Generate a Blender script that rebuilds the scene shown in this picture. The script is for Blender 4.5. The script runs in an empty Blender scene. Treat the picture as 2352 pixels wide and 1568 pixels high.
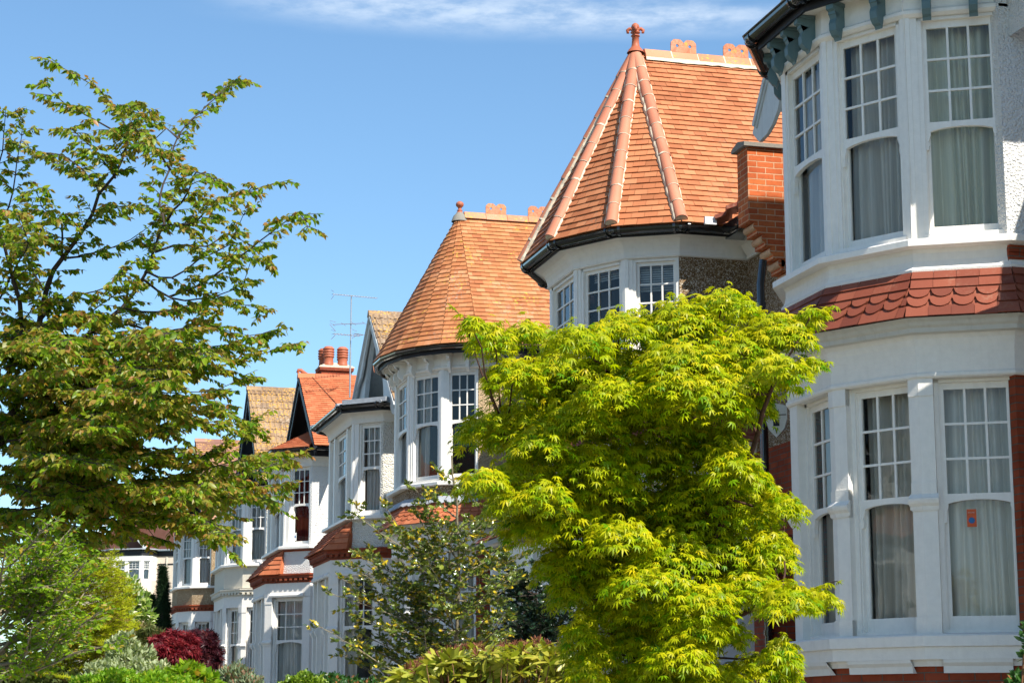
import bpy, math, random
import numpy as np
from mathutils import Vector, Matrix
random.seed(7); RS=np.random.RandomState(11)
PI=math.pi
scn=bpy.context.scene
COL=scn.collection
# ------------------------------------------------------------------ camera model (1024 px wide photograph)
F=2000.; CX=512.; CY=341.4; YAW=math.radians(15); PIT=math.radians(10.8)
def ray(x,y):
    """direction through a point of the photograph given in 2352-wide units"""
    px,py=x*1024/2352,y*1024/2352
    r=(px-CX)/F; u=-(py-CY)/F
    fw=math.cos(PIT)-u*math.sin(PIT); up=math.sin(PIT)+u*math.cos(PIT)
    return Vector((r*math.cos(YAW)+fw*math.sin(YAW),-r*math.sin(YAW)+fw*math.cos(YAW),up))
def at(x,y,d):
    return ray(x,y)*d
def gz(x,y):
    """ground height (camera is z=0)"""
    z=-1.62
    t=min(1,max(0,(x-2.0)/0.3)); z+=0.12*t
    t=min(1,max(0,(x-4.6)/3.0)); z+=0.55*t
    return z+max(0,(y-50))*0.0105
# ------------------------------------------------------------------ materials
def nmat(name):
    m=bpy.data.materials.new(name); m.use_nodes=True
    nt=m.node_tree; nt.nodes.clear()
    out=nt.nodes.new('ShaderNodeOutputMaterial')
    return m,nt,out
def N(nt,t,**k):
    n=nt.nodes.new(t)
    for a,b in k.items():
        if a in ('inp',):
            for i,v in b.items(): n.inputs[i].default_value=v
        else: setattr(n,a,b)
    return n
def ramp(nt,src,stops):
    r=nt.nodes.new('ShaderNodeValToRGB'); e=r.color_ramp.elements
    e[0].position=stops[0][0]; e[0].color=(*stops[0][1],1)
    e[1].position=stops[1][0]; e[1].color=(*stops[1][1],1)
    for p,c in stops[2:]:
        x=e.new(p); x.color=(*c,1)
    nt.links.new(src,r.inputs[0]); return r
def mixc(nt,f,a,b,mode='MIX'):
    m=nt.nodes.new('ShaderNodeMix'); m.data_type='RGBA'; m.blend_type=mode
    if isinstance(f,(int,float)): m.inputs[0].default_value=f
    else: nt.links.new(f,m.inputs[0])
    for v,i in ((a,6),(b,7)):
        if isinstance(v,tuple): m.inputs[i].default_value=(*v,1)
        else: nt.links.new(v,m.inputs[i])
    return m.outputs[2]
def noise(nt,vec,scale,detail=4,rough=.6):
    n=nt.nodes.new('ShaderNodeTexNoise'); n.inputs['Scale'].default_value=scale
    n.inputs['Detail'].default_value=detail; n.inputs['Roughness'].default_value=rough
    if vec is not None: nt.links.new(vec,n.inputs['Vector'])
    return n.outputs['Fac']
def bump(nt,h,strength,dist,prev=None):
    b=nt.nodes.new('ShaderNodeBump'); b.inputs['Strength'].default_value=strength; b.inputs['Distance'].default_value=dist
    nt.links.new(h,b.inputs['Height'])
    if prev is not None: nt.links.new(prev,b.inputs['Normal'])
    return b.outputs[0]
def princ(nt,out,col,rough=.6,nrm=None,spec=.4,metal=0,coat=0):
    p=nt.nodes.new('ShaderNodeBsdfPrincipled')
    if isinstance(col,tuple): p.inputs['Base Color'].default_value=(*col,1)
    else: nt.links.new(col,p.inputs['Base Color'])
    if isinstance(rough,(int,float)): p.inputs['Roughness'].default_value=rough
    else: nt.links.new(rough,p.inputs['Roughness'])
    p.inputs['Specular IOR Level'].default_value=spec; p.inputs['Metallic'].default_value=metal
    p.inputs['Coat Weight'].default_value=coat
    if nrm is not None: nt.links.new(nrm,p.inputs['Normal'])
    if out is not None: nt.links.new(p.outputs[0],out.inputs[0])
    return p
def texco(nt,which='Object'):
    return nt.nodes.new('ShaderNodeTexCoord').outputs[which]
MATS={}
def paint(name,col,rough=.45,dirt=(.55,.5,.42),amt=.25,bs=.3,crack=True):
    m,nt,out=nmat(name); v=texco(nt)
    n1=noise(nt,v,1.3,5); n2=noise(nt,v,14,4); n3=noise(nt,v,60,3)
    mp=nt.nodes.new('ShaderNodeMapping'); mp.inputs['Scale'].default_value=(9,9,.7); nt.links.new(v,mp.inputs[0])
    streak=noise(nt,mp.outputs[0],1.6,4)
    r=ramp(nt,streak,[(.52,(0,0,0)),(.8,(1,1,1))])
    mm=nt.nodes.new('ShaderNodeMath'); mm.operation='MULTIPLY'; mm.inputs[1].default_value=amt
    nt.links.new(r.outputs[0],mm.inputs[0])
    c=mixc(nt,mm.outputs[0],tuple(col),dirt)
    r2=ramp(nt,n2,[(.3,(.93,.93,.93)),(.7,(1,1,1))])
    c=mixc(nt,1.0,c,r2.outputs[0],'MULTIPLY')
    nr=bump(nt,n3,bs,.004); nr=bump(nt,n1,.3,.01,nr)
    princ(nt,out,c,rough,nr,.35); return m
MATS['white']=paint('white_paint',(.85,.81,.735))
MATS['white_wall']=paint('white_masonry_paint',(.82,.78,.705),.7,amt=.18,bs=.8)
MATS['cream']=paint('cream_masonry_paint',(.66,.60,.48),.75,amt=.3,bs=.9)
MATS['cornice']=paint('weathered_cornice_paint',(.60,.57,.50),.6,(.36,.33,.26),.4)
MATS['pinkcream']=paint('pale_pink_render',(.66,.55,.43),.8,amt=.15,bs=.9)
MATS['teal']=paint('teal_paint',(.105,.175,.185),.5,(.2,.25,.25),.3)
MATS['barge']=paint('grey_white_timber_paint',(.60,.61,.58),.6,(.3,.29,.26),.5)
MATS['blackwood']=paint('black_timber_paint',(.014,.014,.016),.5,(.03,.03,.03),.3)
def roughcast(name,col,scale,dist,speck=None,strength=1.0):
    m,nt,out=nmat(name); v=texco(nt)
    vo=nt.nodes.new('ShaderNodeTexVoronoi'); vo.inputs['Scale'].default_value=scale
    nt.links.new(v,vo.inputs['Vector'])
    nz=noise(nt,v,scale*.6,5,.65)
    mth=nt.nodes.new('ShaderNodeMath'); mth.operation='SUBTRACT'; mth.inputs[0].default_value=1.0
    nt.links.new(vo.outputs['Distance'],mth.inputs[1])
    ad=nt.nodes.new('ShaderNodeMath'); ad.operation='ADD'; nt.links.new(mth.outputs[0],ad.inputs[0]); nt.links.new(nz,ad.inputs[1])
    nb=noise(nt,v,1.1,4)
    if speck:
        sep=nt.nodes.new('ShaderNodeSeparateColor'); nt.links.new(vo.outputs['Color'],sep.inputs[0])
        r=ramp(nt,sep.outputs[0],speck); c=r.outputs[0]
        r3=ramp(nt,nb,[(.3,(.75,.72,.68)),(.7,(1.1,1.08,1.05))]); c=mixc(nt,1,c,r3.outputs[0],'MULTIPLY')
    else:
        r3=ramp(nt,nb,[(.25,tuple(x*.86 for x in col)),(.7,tuple(col))]); c=r3.outputs[0]
    nr=bump(nt,ad.outputs[0],strength,dist)
    princ(nt,out,c,.85,nr,.25); return m
MATS['roughcast']=roughcast('white_roughcast',(.80,.78,.73),42,.018)
MATS['roughcast_cream']=roughcast('cream_roughcast',(.74,.70,.60),30,.025)
MATS['render_tan']=roughcast('tan_roughcast',(.46,.33,.19),34,.02)
peb=[(.0,(.10,.055,.022)),(.35,(.20,.12,.055)),(.6,(.29,.19,.10)),(.8,(.42,.33,.22)),(.95,(.70,.65,.55))]
MATS['pebble']=roughcast('brown_pebbledash',(.3,.2,.1),85,.010,peb,.9)
MATS['pebble_far']=roughcast('tan_pebbledash',(.3,.2,.1),55,.012,[(.0,(.24,.16,.085)),(.4,(.33,.23,.13)),(.8,(.42,.32,.20)),(.95,(.55,.46,.33))],.9)
def brick(name,c1,c2,mortar,bumpd=.006,dark=(.25,.07,.03)):
    m,nt,out=nmat(name); uv=texco(nt,'UV'); ob=texco(nt)
    nzv=nt.nodes.new('ShaderNodeTexNoise'); nzv.inputs['Scale'].default_value=9; nt.links.new(uv,nzv.inputs['Vector'])
    wob=nt.nodes.new('ShaderNodeVectorMath'); wob.operation='SCALE'; wob.inputs['Scale'].default_value=.008
    nt.links.new(nzv.outputs['Color'],wob.inputs[0])
    ad=nt.nodes.new('ShaderNodeVectorMath'); ad.operation='ADD'; nt.links.new(uv,ad.inputs[0]); nt.links.new(wob.outputs[0],ad.inputs[1])
    b=nt.nodes.new('ShaderNodeTexBrick'); nt.links.new(ad.outputs[0],b.inputs['Vector'])
    b.inputs['Scale'].default_value=1; b.inputs['Brick Width'].default_value=.225; b.inputs['Row Height'].default_value=.075
    b.inputs['Mortar Size'].default_value=.006; b.inputs['Mortar Smooth'].default_value=.25
    b.inputs['Color1'].default_value=(*c1,1); b.inputs['Color2'].default_value=(*c2,1); b.inputs['Mortar'].default_value=(*mortar,1)
    n1=noise(nt,ob,3.1,5); n2=noise(nt,ob,26,5,.7)
    r=ramp(nt,n1,[(.3,(.72,.66,.6)),(.65,(1.05,1.05,1.05))]); c=mixc(nt,1,b.outputs['Color'],r.outputs[0],'MULTIPLY')
    r2=ramp(nt,n2,[(.52,(0,0,0)),(.72,(1,1,1))])
    mm=nt.nodes.new('ShaderNodeMath'); mm.operation='MULTIPLY'; mm.inputs[1].default_value=.45; nt.links.new(r2.outputs[0],mm.inputs[0])
    c=mixc(nt,mm.outputs[0],c,dark)
    inv=nt.nodes.new('ShaderNodeMath'); inv.operation='SUBTRACT'; inv.inputs[0].default_value=1; nt.links.new(b.outputs['Fac'],inv.inputs[1])
    nr=bump(nt,inv.outputs[0],1,bumpd); nr=bump(nt,n2,.6,.006,nr)
    princ(nt,out,c,.85,nr,.2); return m
MATS['brick']=brick('red_brick',(.36,.075,.03),(.26,.05,.022),(.13,.11,.09))
MATS['brick_orange']=brick('orange_red_brick',(.60,.16,.045),(.46,.095,.03),(.62,.40,.24),dark=(.22,.06,.03))
MATS['brick_trim']=brick('red_brick_trim',(.36,.085,.035),(.26,.05,.025),(.16,.08,.05))
def tilemat(name,stops,lichen=None,lamt=.0,lscale=2.2,grey=(.3,.28,.24),gamt=.25,rough=.75):
    m,nt,out=nmat(name); v=texco(nt)
    g=nt.nodes.new('ShaderNodeNewGeometry')
    r=ramp(nt,g.outputs['Random Per Island'],stops); c=r.outputs[0]
    n0=noise(nt,v,1.0,5); n1=noise(nt,v,22,5,.7); n2=noise(nt,v,90,3,.7)
    rr=ramp(nt,n0,[(.3,(.82,.8,.78)),(.7,(1.08,1.06,1.04))]); c=mixc(nt,1,c,rr.outputs[0],'MULTIPLY')
    mk=nt.nodes.new('ShaderNodeMath'); mk.operation='MULTIPLY'
    ra=ramp(nt,noise(nt,v,lscale*.45,3),[(.5,(0,0,0)),(.62,(1,1,1))]); rb=ramp(nt,n1,[(.5,(0,0,0)),(.6,(1,1,1))])
    nt.links.new(ra.outputs[0],mk.inputs[0]); nt.links.new(rb.outputs[0],mk.inputs[1])
    mk2=nt.nodes.new('ShaderNodeMath'); mk2.operation='MULTIPLY'; mk2.inputs[1].default_value=gamt; nt.links.new(mk.outputs[0],mk2.inputs[0])
    c=mixc(nt,mk2.outputs[0],c,grey)
    if lichen:
        la=ramp(nt,noise(nt,v,lscale,3),[(.52-lamt*.3,(0,0,0)),(.6-lamt*.2,(1,1,1))]); lb=ramp(nt,noise(nt,v,17,4,.7),[(.56-lamt*.06,(0,0,0)),(.6,(1,1,1))])
        ml=nt.nodes.new('ShaderNodeMath'); ml.operation='MULTIPLY'; nt.links.new(la.outputs[0],ml.inputs[0]); nt.links.new(lb.outputs[0],ml.inputs[1])
        c=mixc(nt,ml.outputs[0],c,lichen)
    nr=bump(nt,n2,.5,.003)
    princ(nt,out,c,rough,nr,.25); return m
MATS['tile']=tilemat('terracotta_roof_tile',[(0,(.33,.115,.045)),(.2,(.41,.142,.058)),(.6,(.455,.168,.070)),(1,(.50,.205,.092))],None,.02,gamt=.5,grey=(.26,.17,.11))
MATS['tile_old']=tilemat('old_terracotta_tile',[(0,(.34,.118,.045)),(.2,(.42,.155,.058)),(.7,(.47,.188,.072)),(1,(.51,.225,.10))],(.66,.40,.05),-.2,gamt=.5,grey=(.42,.36,.28))
MATS['tile_new']=tilemat('new_orange_tile',[(0,(.42,.12,.05)),(.5,(.50,.155,.065)),(1,(.56,.19,.085))],None,.02,gamt=.1)
MATS['apron']=tilemat('dark_red_clay_tile',[(0,(.17,.045,.026)),(.4,(.235,.062,.034)),(1,(.30,.088,.048))],None,.0,gamt=.6,grey=(.33,.17,.11),rough=.55)
MATS['tile_brown']=tilemat('brown_concrete_tile',[(0,(.19,.12,.075)),(.4,(.25,.165,.10)),(1,(.31,.21,.13))],(.62,.33,.04),.55,1.3,(.5,.44,.33),.55)
MATS['tile_pink']=tilemat('pinkish_brown_tile',[(0,(.21,.10,.075)),(.5,(.29,.15,.11)),(1,(.36,.20,.14))],(.6,.36,.06),.25,1.5,(.45,.40,.30),.4)
MATS['tile_brick']=tilemat('brownish_red_tile',[(0,(.15,.065,.045)),(.5,(.19,.085,.06)),(1,(.23,.105,.075))],None)
MATS['terracotta']=tilemat('terracotta_ware',[(0,(.37,.10,.05)),(1,(.42,.13,.065))],None,grey=(.4,.25,.18),gamt=.3,rough=.5)
MATS['hip']=tilemat('terracotta_hip_tile',[(0,(.44,.155,.09)),(.5,(.50,.19,.11)),(1,(.56,.235,.14))],None,gamt=.2,rough=.6)
MATS['ridge']=tilemat('terracotta_ridge_tile',[(0,(.46,.17,.09)),(1,(.60,.27,.15))],(.62,.36,.05),.05,grey=(.5,.42,.33),gamt=.5)
def simple(name,col,rough=.6,spec=.4,metal=0,bs=.2,bsc=30,var=.15,coat=0):
    m,nt,out=nmat(name); v=texco(nt); n=noise(nt,v,bsc,4)
    r=ramp(nt,n,[(.3,tuple(x*(1-var) for x in col)),(.7,tuple(min(1,x*(1+var)) for x in col))])
    princ(nt,out,r.outputs[0],rough,bump(nt,n,bs,.004),spec,metal,coat); return m
MATS['mortar']=simple('cream_mortar',(.62,.52,.38),.9,bs=1)
MATS['gutter']=simple('black_gutter_plastic',(.012,.012,.012),.16,.5,coat=.6,bs=.05)
MATS['lead']=simple('grey_lead_sheet',(.33,.35,.37),.5,.4,0,.3,12)
MATS['stone']=simple('grey_coping_stone',(.22,.20,.165),.9,bs=.8,bsc=50)
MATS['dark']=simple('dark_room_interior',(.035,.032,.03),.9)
MATS['metal']=simple('aerial_aluminium',(.36,.37,.38),.45,.5,.6)
MATS['bark']=simple('dark_bark',(.045,.032,.024),.9,bs=1,bsc=60,var=.4)
MATS['bark_pale']=simple('pale_grey_bark',(.19,.16,.10),.9,bs=1,bsc=60,var=.4)
MATS['twig']=simple('brown_twig',(.17,.08,.035),.8,bs=.5,bsc=80,var=.4)
MATS['bark_red']=simple('reddish_maple_bark',(.07,.03,.018),.85,bs=1,bsc=60,var=.4)
MATS['orange_card']=simple('orange_card',(.62,.10,.02),.6)
MATS['blue_card']=simple('blue_print',(.02,.13,.33),.6)
MATS['white_card']=simple('white_card',(.75,.75,.72),.5)
MATS['bell']=simple('cream_plastic',(.62,.60,.50),.4,var=.05)
MATS['ink']=simple('black_print',(.01,.01,.01),.6)
MATS['asphalt']=simple('asphalt',(.05,.05,.052),.95,bs=1,bsc=120)
MATS['paving']=simple('concrete_paving',(.42,.40,.36),.9,bs=.6,bsc=60)
MATS['soil']=simple('garden_soil',(.055,.06,.025),.95,bs=1,bsc=20,var=.5)
def glassm():
    m,nt,out=nmat('window_glass'); v=texco(nt)
    nr=bump(nt,noise(nt,v,2.2,2),.12,.02)
    g=nt.nodes.new('ShaderNodeBsdfGlossy'); g.inputs['Roughness'].default_value=.015; g.inputs['Color'].default_value=(.9,.93,.95,1); nt.links.new(nr,g.inputs['Normal'])
    t=nt.nodes.new('ShaderNodeBsdfTransparent'); t.inputs[0].default_value=(.96,.97,.95,1)
    fr=nt.nodes.new('ShaderNodeFresnel'); fr.inputs[0].default_value=1.5
    mx=nt.nodes.new('ShaderNodeMixShader'); nt.links.new(fr.outputs[0],mx.inputs[0]); nt.links.new(t.outputs[0],mx.inputs[1]); nt.links.new(g.outputs[0],mx.inputs[2])
    nt.links.new(mx.outputs[0],out.inputs[0]); return m
MATS['glass']=glassm()
def cloth(name,col):
    m,nt,out=nmat(name); v=texco(nt)
    mp=nt.nodes.new('ShaderNodeMapping'); mp.inputs['Scale'].default_value=(40,40,1.5); nt.links.new(v,mp.inputs[0])
    n=noise(nt,mp.outputs[0],1.,4); r=ramp(nt,n,[(.3,tuple(x*.8 for x in col)),(.7,tuple(col))])
    p=princ(nt,None,r.outputs[0],.9,None,.1); t=nt.nodes.new('ShaderNodeBsdfTranslucent'); nt.links.new(r.outputs[0],t.inputs[0])
    mx=nt.nodes.new('ShaderNodeMixShader'); mx.inputs[0].default_value=.07; nt.links.new(p.outputs[0],mx.inputs[1]); nt.links.new(t.outputs[0],mx.inputs[2])
    nt.links.new(mx.outputs[0],out.inputs[0]); return m
MATS['curtain']=cloth('grey_cream_curtain',(.88,.81,.72))
MATS['curtain_gold']=cloth('cream_curtain',(.88,.84,.66))
MATS['curtain_white']=cloth('white_net_curtain',(.78,.78,.76))
MATS['curtain_red']=cloth('dark_red_curtain',(.25,.035,.03))
MATS['blind']=cloth('white_blind',(.6,.6,.58))
def leafm(name,c1,c2,c3,rough=.45,tr=.45,spec=.4,trc=None):
    """c1..c2 spread by random leaf, c3 the colour of the young tips, on the maple its sunlit highlights (attribute tint)"""
    m,nt,out=nmat(name)
    g=nt.nodes.new('ShaderNodeNewGeometry')
    r=ramp(nt,g.outputs['Random Per Island'],[(0,c1),(1,c2)])
    a=nt.nodes.new('ShaderNodeAttribute'); a.attribute_name='tint'
    c=mixc(nt,a.outputs['Fac'],r.outputs[0],c3)
    p=princ(nt,None,c,rough,None,spec)
    t=nt.nodes.new('ShaderNodeBsdfTranslucent')
    c2_=mixc(nt,1.0,c,(trc or (1.25,1.35,.5)),'MULTIPLY'); nt.links.new(c2_,t.inputs[0])
    mx=nt.nodes.new('ShaderNodeMixShader'); mx.inputs[0].default_value=tr; nt.links.new(p.outputs[0],mx.inputs[1]); nt.links.new(t.outputs[0],mx.inputs[2])
    nt.links.new(mx.outputs[0],out.inputs[0]); return m
# ------------------------------------------------------------------ mesh building
class MB:
    def __init__(s): s.v=[]; s.f=[]; s.uv=[]; s.sm=[]
    def face(s,pts,uv=None,smooth=False):
        i=len(s.v); s.v+= [tuple(p) for p in pts]; s.f.append(tuple(range(i,i+len(pts))))
        if uv is None:
            uv=[(p[0]+p[1],p[2]) for p in pts]
        s.uv.append(list(uv)); s.sm.append(smooth)
    def grid(s,rows,uvs=None,smooth=True):
        """shared-vertex grid of rows"""
        base=len(s.v); n=len(rows[0])
        for r in rows: s.v+=[tuple(p) for p in r]
        for i in range(len(rows)-1):
            for j in range(n-1):
                a=base+i*n+j; s.f.append((a,a+1,a+n+1,a+n)); s.sm.append(smooth)
                if uvs: s.uv.append([uvs[i][j],uvs[i][j+1],uvs[i+1][j+1],uvs[i+1][j]])
                else: s.uv.append([(0,0)]*4)
    def box(s,c,sz,ax=None):
        """ax: three axis vectors"""
        c=Vector(c); X,Y,Z=ax or (Vector((1,0,0)),Vector((0,1,0)),Vector((0,0,1)))
        X=X*sz[0]/2; Y=Y*sz[1]/2; Z=Z*sz[2]/2
        P=[c+X*a+Y*b+Z*d for d in(-1,1) for b in(-1,1) for a in(-1,1)]
        for q,(l1,l2) in (((0,2,3,1),(sz[1],sz[0])),((4,5,7,6),(sz[0],sz[1])),((0,1,5,4),(sz[0],sz[2])),((2,6,7,3),(sz[2],sz[0])),((0,4,6,2),(sz[2],sz[1])),((1,3,7,5),(sz[1],sz[2]))):
            p=[P[k] for k in q]
            n=(p[1]-p[0]).cross(p[2]-p[1])
            if abs(n.z)<abs(n.x)+abs(n.y): uv=[((v.x+v.y),v.z) for v in p]
            else: uv=[(v.x,v.y) for v in p]
            s.face(p,uv)
    def prism(s,poly,axis):
        """poly: 3D points of a flat outline, axis: Vector extrusion"""
        a=[Vector(p) for p in poly]; b=[p+axis for p in a]
        s.face(a); s.face(b[::-1])
        n=len(a)
        for i in range(n):
            j=(i+1)%n; s.face([a[j],a[i],b[i],b[j]])
    def tube(s,pts,rad,n=7,cap=True):
        pts=[Vector(p) for p in pts]; rows=[]
        up=Vector((0,0,1)); prev=None
        for i,p in enumerate(pts):
            d=(pts[min(i+1,len(pts)-1)]-pts[max(i-1,0)])
            if d.length<1e-9: d=Vector((0,0,1))
            d.normalize()
            if prev is None:
                a=d.orthogonal().normalized()
            else:
                a=(prev-d*prev.dot(d))
                a=a.normalized() if a.length>1e-6 else d.orthogonal().normalized()
            prev=a; b=d.cross(a); r=rad[i] if isinstance(rad,(list,tuple)) else rad
            rows.append([p+(a*math.cos(t)+b*math.sin(t))*r for t in [2*PI*k/n for k in range(n+1)]])
        s.grid(rows)
        if cap:
            s.face(rows[0][:-1][::-1]); s.face(rows[-1][:-1])
    def lathe(s,c,prof,n=16):
        """prof: (r,z)"""
        c=Vector(c)
        rows=[[c+Vector((r*math.cos(2*PI*k/n),r*math.sin(2*PI*k/n),z)) for k in range(n+1)] for r,z in prof]
        s.grid(rows)
    def build(s,name,mat,parent=None,**kw):
        me=bpy.data.meshes.new(name)
        off=parent_loc(parent)
        v=[(a-off[0],b-off[1],c-off[2]) for a,b,c in s.v]
        me.from_pydata(v,[],s.f)
        ul=me.uv_layers.new(name='UVMap')
        flat=[c for f in s.uv for p in f for c in p]
        if len(flat)==len(me.loops)*2: ul.data.foreach_set('uv',flat)
        me.polygons.foreach_set('use_smooth',s.sm)
        me.materials.append(MATS[mat] if isinstance(mat,str) else mat)
        me.update()
        o=bpy.data.objects.new(name,me); COL.objects.link(o)
        if parent: o.parent=parent
        for k,x in kw.items(): o[k]=x
        return o
def parent_loc(p):
    v=Vector((0,0,0))
    while p is not None: v+=p.location; p=p.parent
    return v
def thing(name,label,cat,loc,group=None):
    o=bpy.data.objects.new(name,None); COL.objects.link(o); o.location=loc; o.empty_display_size=.2
    o['label']=label; o['category']=cat
    if group: o['group']=group
    return o
# ------------------------------------------------------------------ path sweeps
def offpath(path,off):
    """mitred offset of an open 2D path, outward = right of travel flipped: n=(dy,-dx)"""
    P=[Vector(p) for p in path]; res=[]
    ns=[]
    for a,b in zip(P[:-1],P[1:]):
        d=(b-a).normalized(); ns.append(Vector((d.y,-d.x)))
    for i,p in enumerate(P):
        if i==0: res.append(p+ns[0]*off)
        elif i==len(P)-1: res.append(p+ns[-1]*off)
        else:
            n=(ns[i-1]+ns[i]).normalized(); c=n.dot(ns[i]); res.append(p+n*(off/max(c,.3)))
    return res
def sweep(mb,path,prof,smooth=False,ends=False):
    """prof list of (off,z); outer surface"""
    rings=[]
    for off,z in prof:
        rings.append([Vector((q.x,q.y,z)) for q in offpath(path,off)])
    u=[0]
    for a,b in zip(path[:-1],path[1:]): u.append(u[-1]+(Vector(b)-Vector(a)).length)
    v=[prof[0][1]]
    for a,b in zip(prof[:-1],prof[1:]): v.append(v[-1]+math.hypot(b[0]-a[0],b[1]-a[1]))
    for j in range(len(path)-1):
        if smooth:
            rows=[[r[j],r[j+1]] for r in rings]; mb.grid(rows,[[(u[j],v[k]),(u[j+1],v[k])] for k in range(len(prof))],True)
        else:
            for k in range(len(prof)-1):
                mb.face([rings[k][j],rings[k][j+1],rings[k+1][j+1],rings[k+1][j]],[(u[j],v[k]),(u[j+1],v[k]),(u[j+1],v[k+1]),(u[j],v[k+1])])
    if ends:
        mb.face([r[0] for r in rings]); mb.face([r[-1] for r in rings][::-1])
def solid_strip(mb,path,oo,oi,z0,z1):
    a=offpath(path,oo); b=offpath(path,oi); n=len(path)
    L=0
    for j in range(n-1):
        l=(Vector(path[j+1])-Vector(path[j])).length
        def q(p,z): return Vector((p.x,p.y,z))
        mb.face([q(a[j],z0),q(a[j+1],z0),q(a[j+1],z1),q(a[j],z1)],[(L,z0),(L+l,z0),(L+l,z1),(L,z1)])
        mb.face([q(b[j+1],z0),q(b[j],z0),q(b[j],z1),q(b[j+1],z1)])
        mb.face([q(a[j],z1),q(a[j+1],z1),q(b[j+1],z1),q(b[j],z1)]); mb.face([q(b[j],z0),q(b[j+1],z0),q(a[j+1],z0),q(a[j],z0)])
        L+=l
    for e,sg in ((0,1),(n-1,-1)):
        pts=[Vector((a[e].x,a[e].y,z0)),Vector((a[e].x,a[e].y,z1)),Vector((b[e].x,b[e].y,z1)),Vector((b[e].x,b[e].y,z0))]
        mb.face(pts,[(0,z0),(0,z1),(.12,z1),(.12,z0)])
def lerp2(a,b,t): return (a[0]+(b[0]-a[0])*t,a[1]+(b[1]-a[1])*t)
def subpath(path,i,ml,mr):
    """piece round corner i: ends ml before it on face i-1 and mr after it on face i"""
    p=Vector(path[i]); a=Vector(path[i-1]); b=Vector(path[i+1])
    return [tuple(p+(a-p).normalized()*ml),tuple(p),tuple(p+(b-p).normalized()*mr)]
# ------------------------------------------------------------------ roof tiles
def tiles(mb,E0,E1,T0,T1,course=.10,w=.165,th=.019,tail='flat',rnd=None,mask=None,lift=1.0,corr=False):
    E0,E1,T0,T1=[Vector(p) for p in (E0,E1,T0,T1)]
    u=(E1-E0).normalized()
    mid=(T0+T1)/2-(E0+E1)/2
    sl=mid-u*mid.dot(u); L=sl.length; sv=sl.normalized(); n=u.cross(sv).normalized()
    if n.z<0: n=-n
    nr=max(1,int(round(L/course))); c=L/nr
    def lb(s): return (E0.lerp(T0,s/L)-E0).dot(u)
    def rb(s): return (E1.lerp(T1,s/L)-E0).dot(u)
    R=random.random
    for k in range(nr):
        s0=k*c-(.0 if k else .02); s1=min(L,(k+1)*c+c*.35)
        s0c=max(0,s0)
        l0,r0=lb(s0c),rb(s0c); l1,r1=lb(min(L,s1)),rb(min(L,s1))
        if r0-l0<.01: continue
        ph=(k%2)*w*.5+ (R()-.5)*.012
        i0=math.floor((l0-ph)/w); i1=math.ceil((r0-ph)/w)
        for i in range(i0,i1):
            a=max(l0,ph+i*w+.0012+R()*.001); b=min(r0,ph+(i+1)*w-.0012)
            if b-a<.008: continue
            at_=max(a,l1); bt=min(b,r1)
            if bt-at_<.002: bt=at_=min(max((a+b)/2,l1),r1)
            h0=th*(1.2+.35*R())*lift; h0b=h0+(R()-.5)*.004; h1=th*.25
            def P(uu,s,h): return E0+u*uu+sv*s+n*h
            ss=s0+(R()-.5)*.006
            if tail=='flat' and not corr:
                A=P(a,ss,h0);B=P(b,ss,h0b);C=P(bt,s1,h1);D=P(at_,s1,h1)
                i_=len(mb.v); mb.v+=[tuple(A),tuple(B),tuple(C),tuple(D),tuple(P(a,ss+.002,h0-th)),tuple(P(b,ss+.002,h0b-th))]
                mb.f+=[(i_,i_+1,i_+2,i_+3),(i_+4,i_+5,i_+1,i_)]; mb.uv+=[[(0,0)]*4]*2; mb.sm+=[False]*2
            elif corr:
                m=9; xs=[a+(b-a)*q/m for q in range(m+1)]
                hh=[0,0,.022,.022,0,0,.022,.022,0,0]
                lo=[P(x,ss,h0+hh[q]) for q,x in enumerate(xs)]; hi=[P(at_+(bt-at_)*q/m,s1,h1+hh[q]) for q in range(m+1)]
                bt_=[P(x,ss+.003,h0+hh[q]-th*1.6) for q,x in enumerate(xs)]
                i_=len(mb.v); mb.v+=[tuple(p) for p in bt_+lo+hi]; W=m+1
                for q in range(m):
                    mb.f+=[(i_+q,i_+q+1,i_+W+q+1,i_+W+q),(i_+W+q,i_+W+q+1,i_+2*W+q+1,i_+2*W+q)]
                    mb.uv+=[[(0,0)]*4]*2; mb.sm+=[False]*2
            else:
                full=(b-a)>w*.9
                if full:
                    mu=(a+b)/2; r=(b-a)/2; ang=[PI+PI*q/8 for q in range(9)]
                    sh=[(a,ss+r*.95)]+[(mu+r*.93*math.cos(t),ss+r*.86+r*.86*math.sin(t)) for t in ang]+[(b,ss+r*.95)]
                else: sh=[(a,ss+.03),(b,ss+.03)]
                top=[P(x,y_,h0-(y_-ss)/(s1-ss)*(h0-h1)) for x,y_ in sh]
                i_=len(mb.v); mb.v+=[tuple(p) for p in top]+[tuple(P(bt,s1,h1)),tuple(P(at_,s1,h1))]; m=len(top)
                mb.f.append(tuple(range(i_,i_+m+2))); mb.uv.append([(0,0)]*(m+2)); mb.sm.append(False)
                j_=len(mb.v); mb.v+=[tuple(p-n*th) for p in top]
                for q in range(m-1):
                    mb.f.append((j_+q,j_+q+1,i_+q+1,i_+q)); mb.uv.append([(0,0)]*4); mb.sm.append(False)
def under(mb,E0,E1,T0,T1,d=.012):
    E0,E1,T0,T1=[Vector(p) for p in (E0,E1,T0,T1)]
    n=(E1-E0).cross((T0+T1)/2-E0).normalized()
    if n.z<0: n=-n
    mb.face([p-n*d for p in (E0,E1,T1,T0)])
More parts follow.
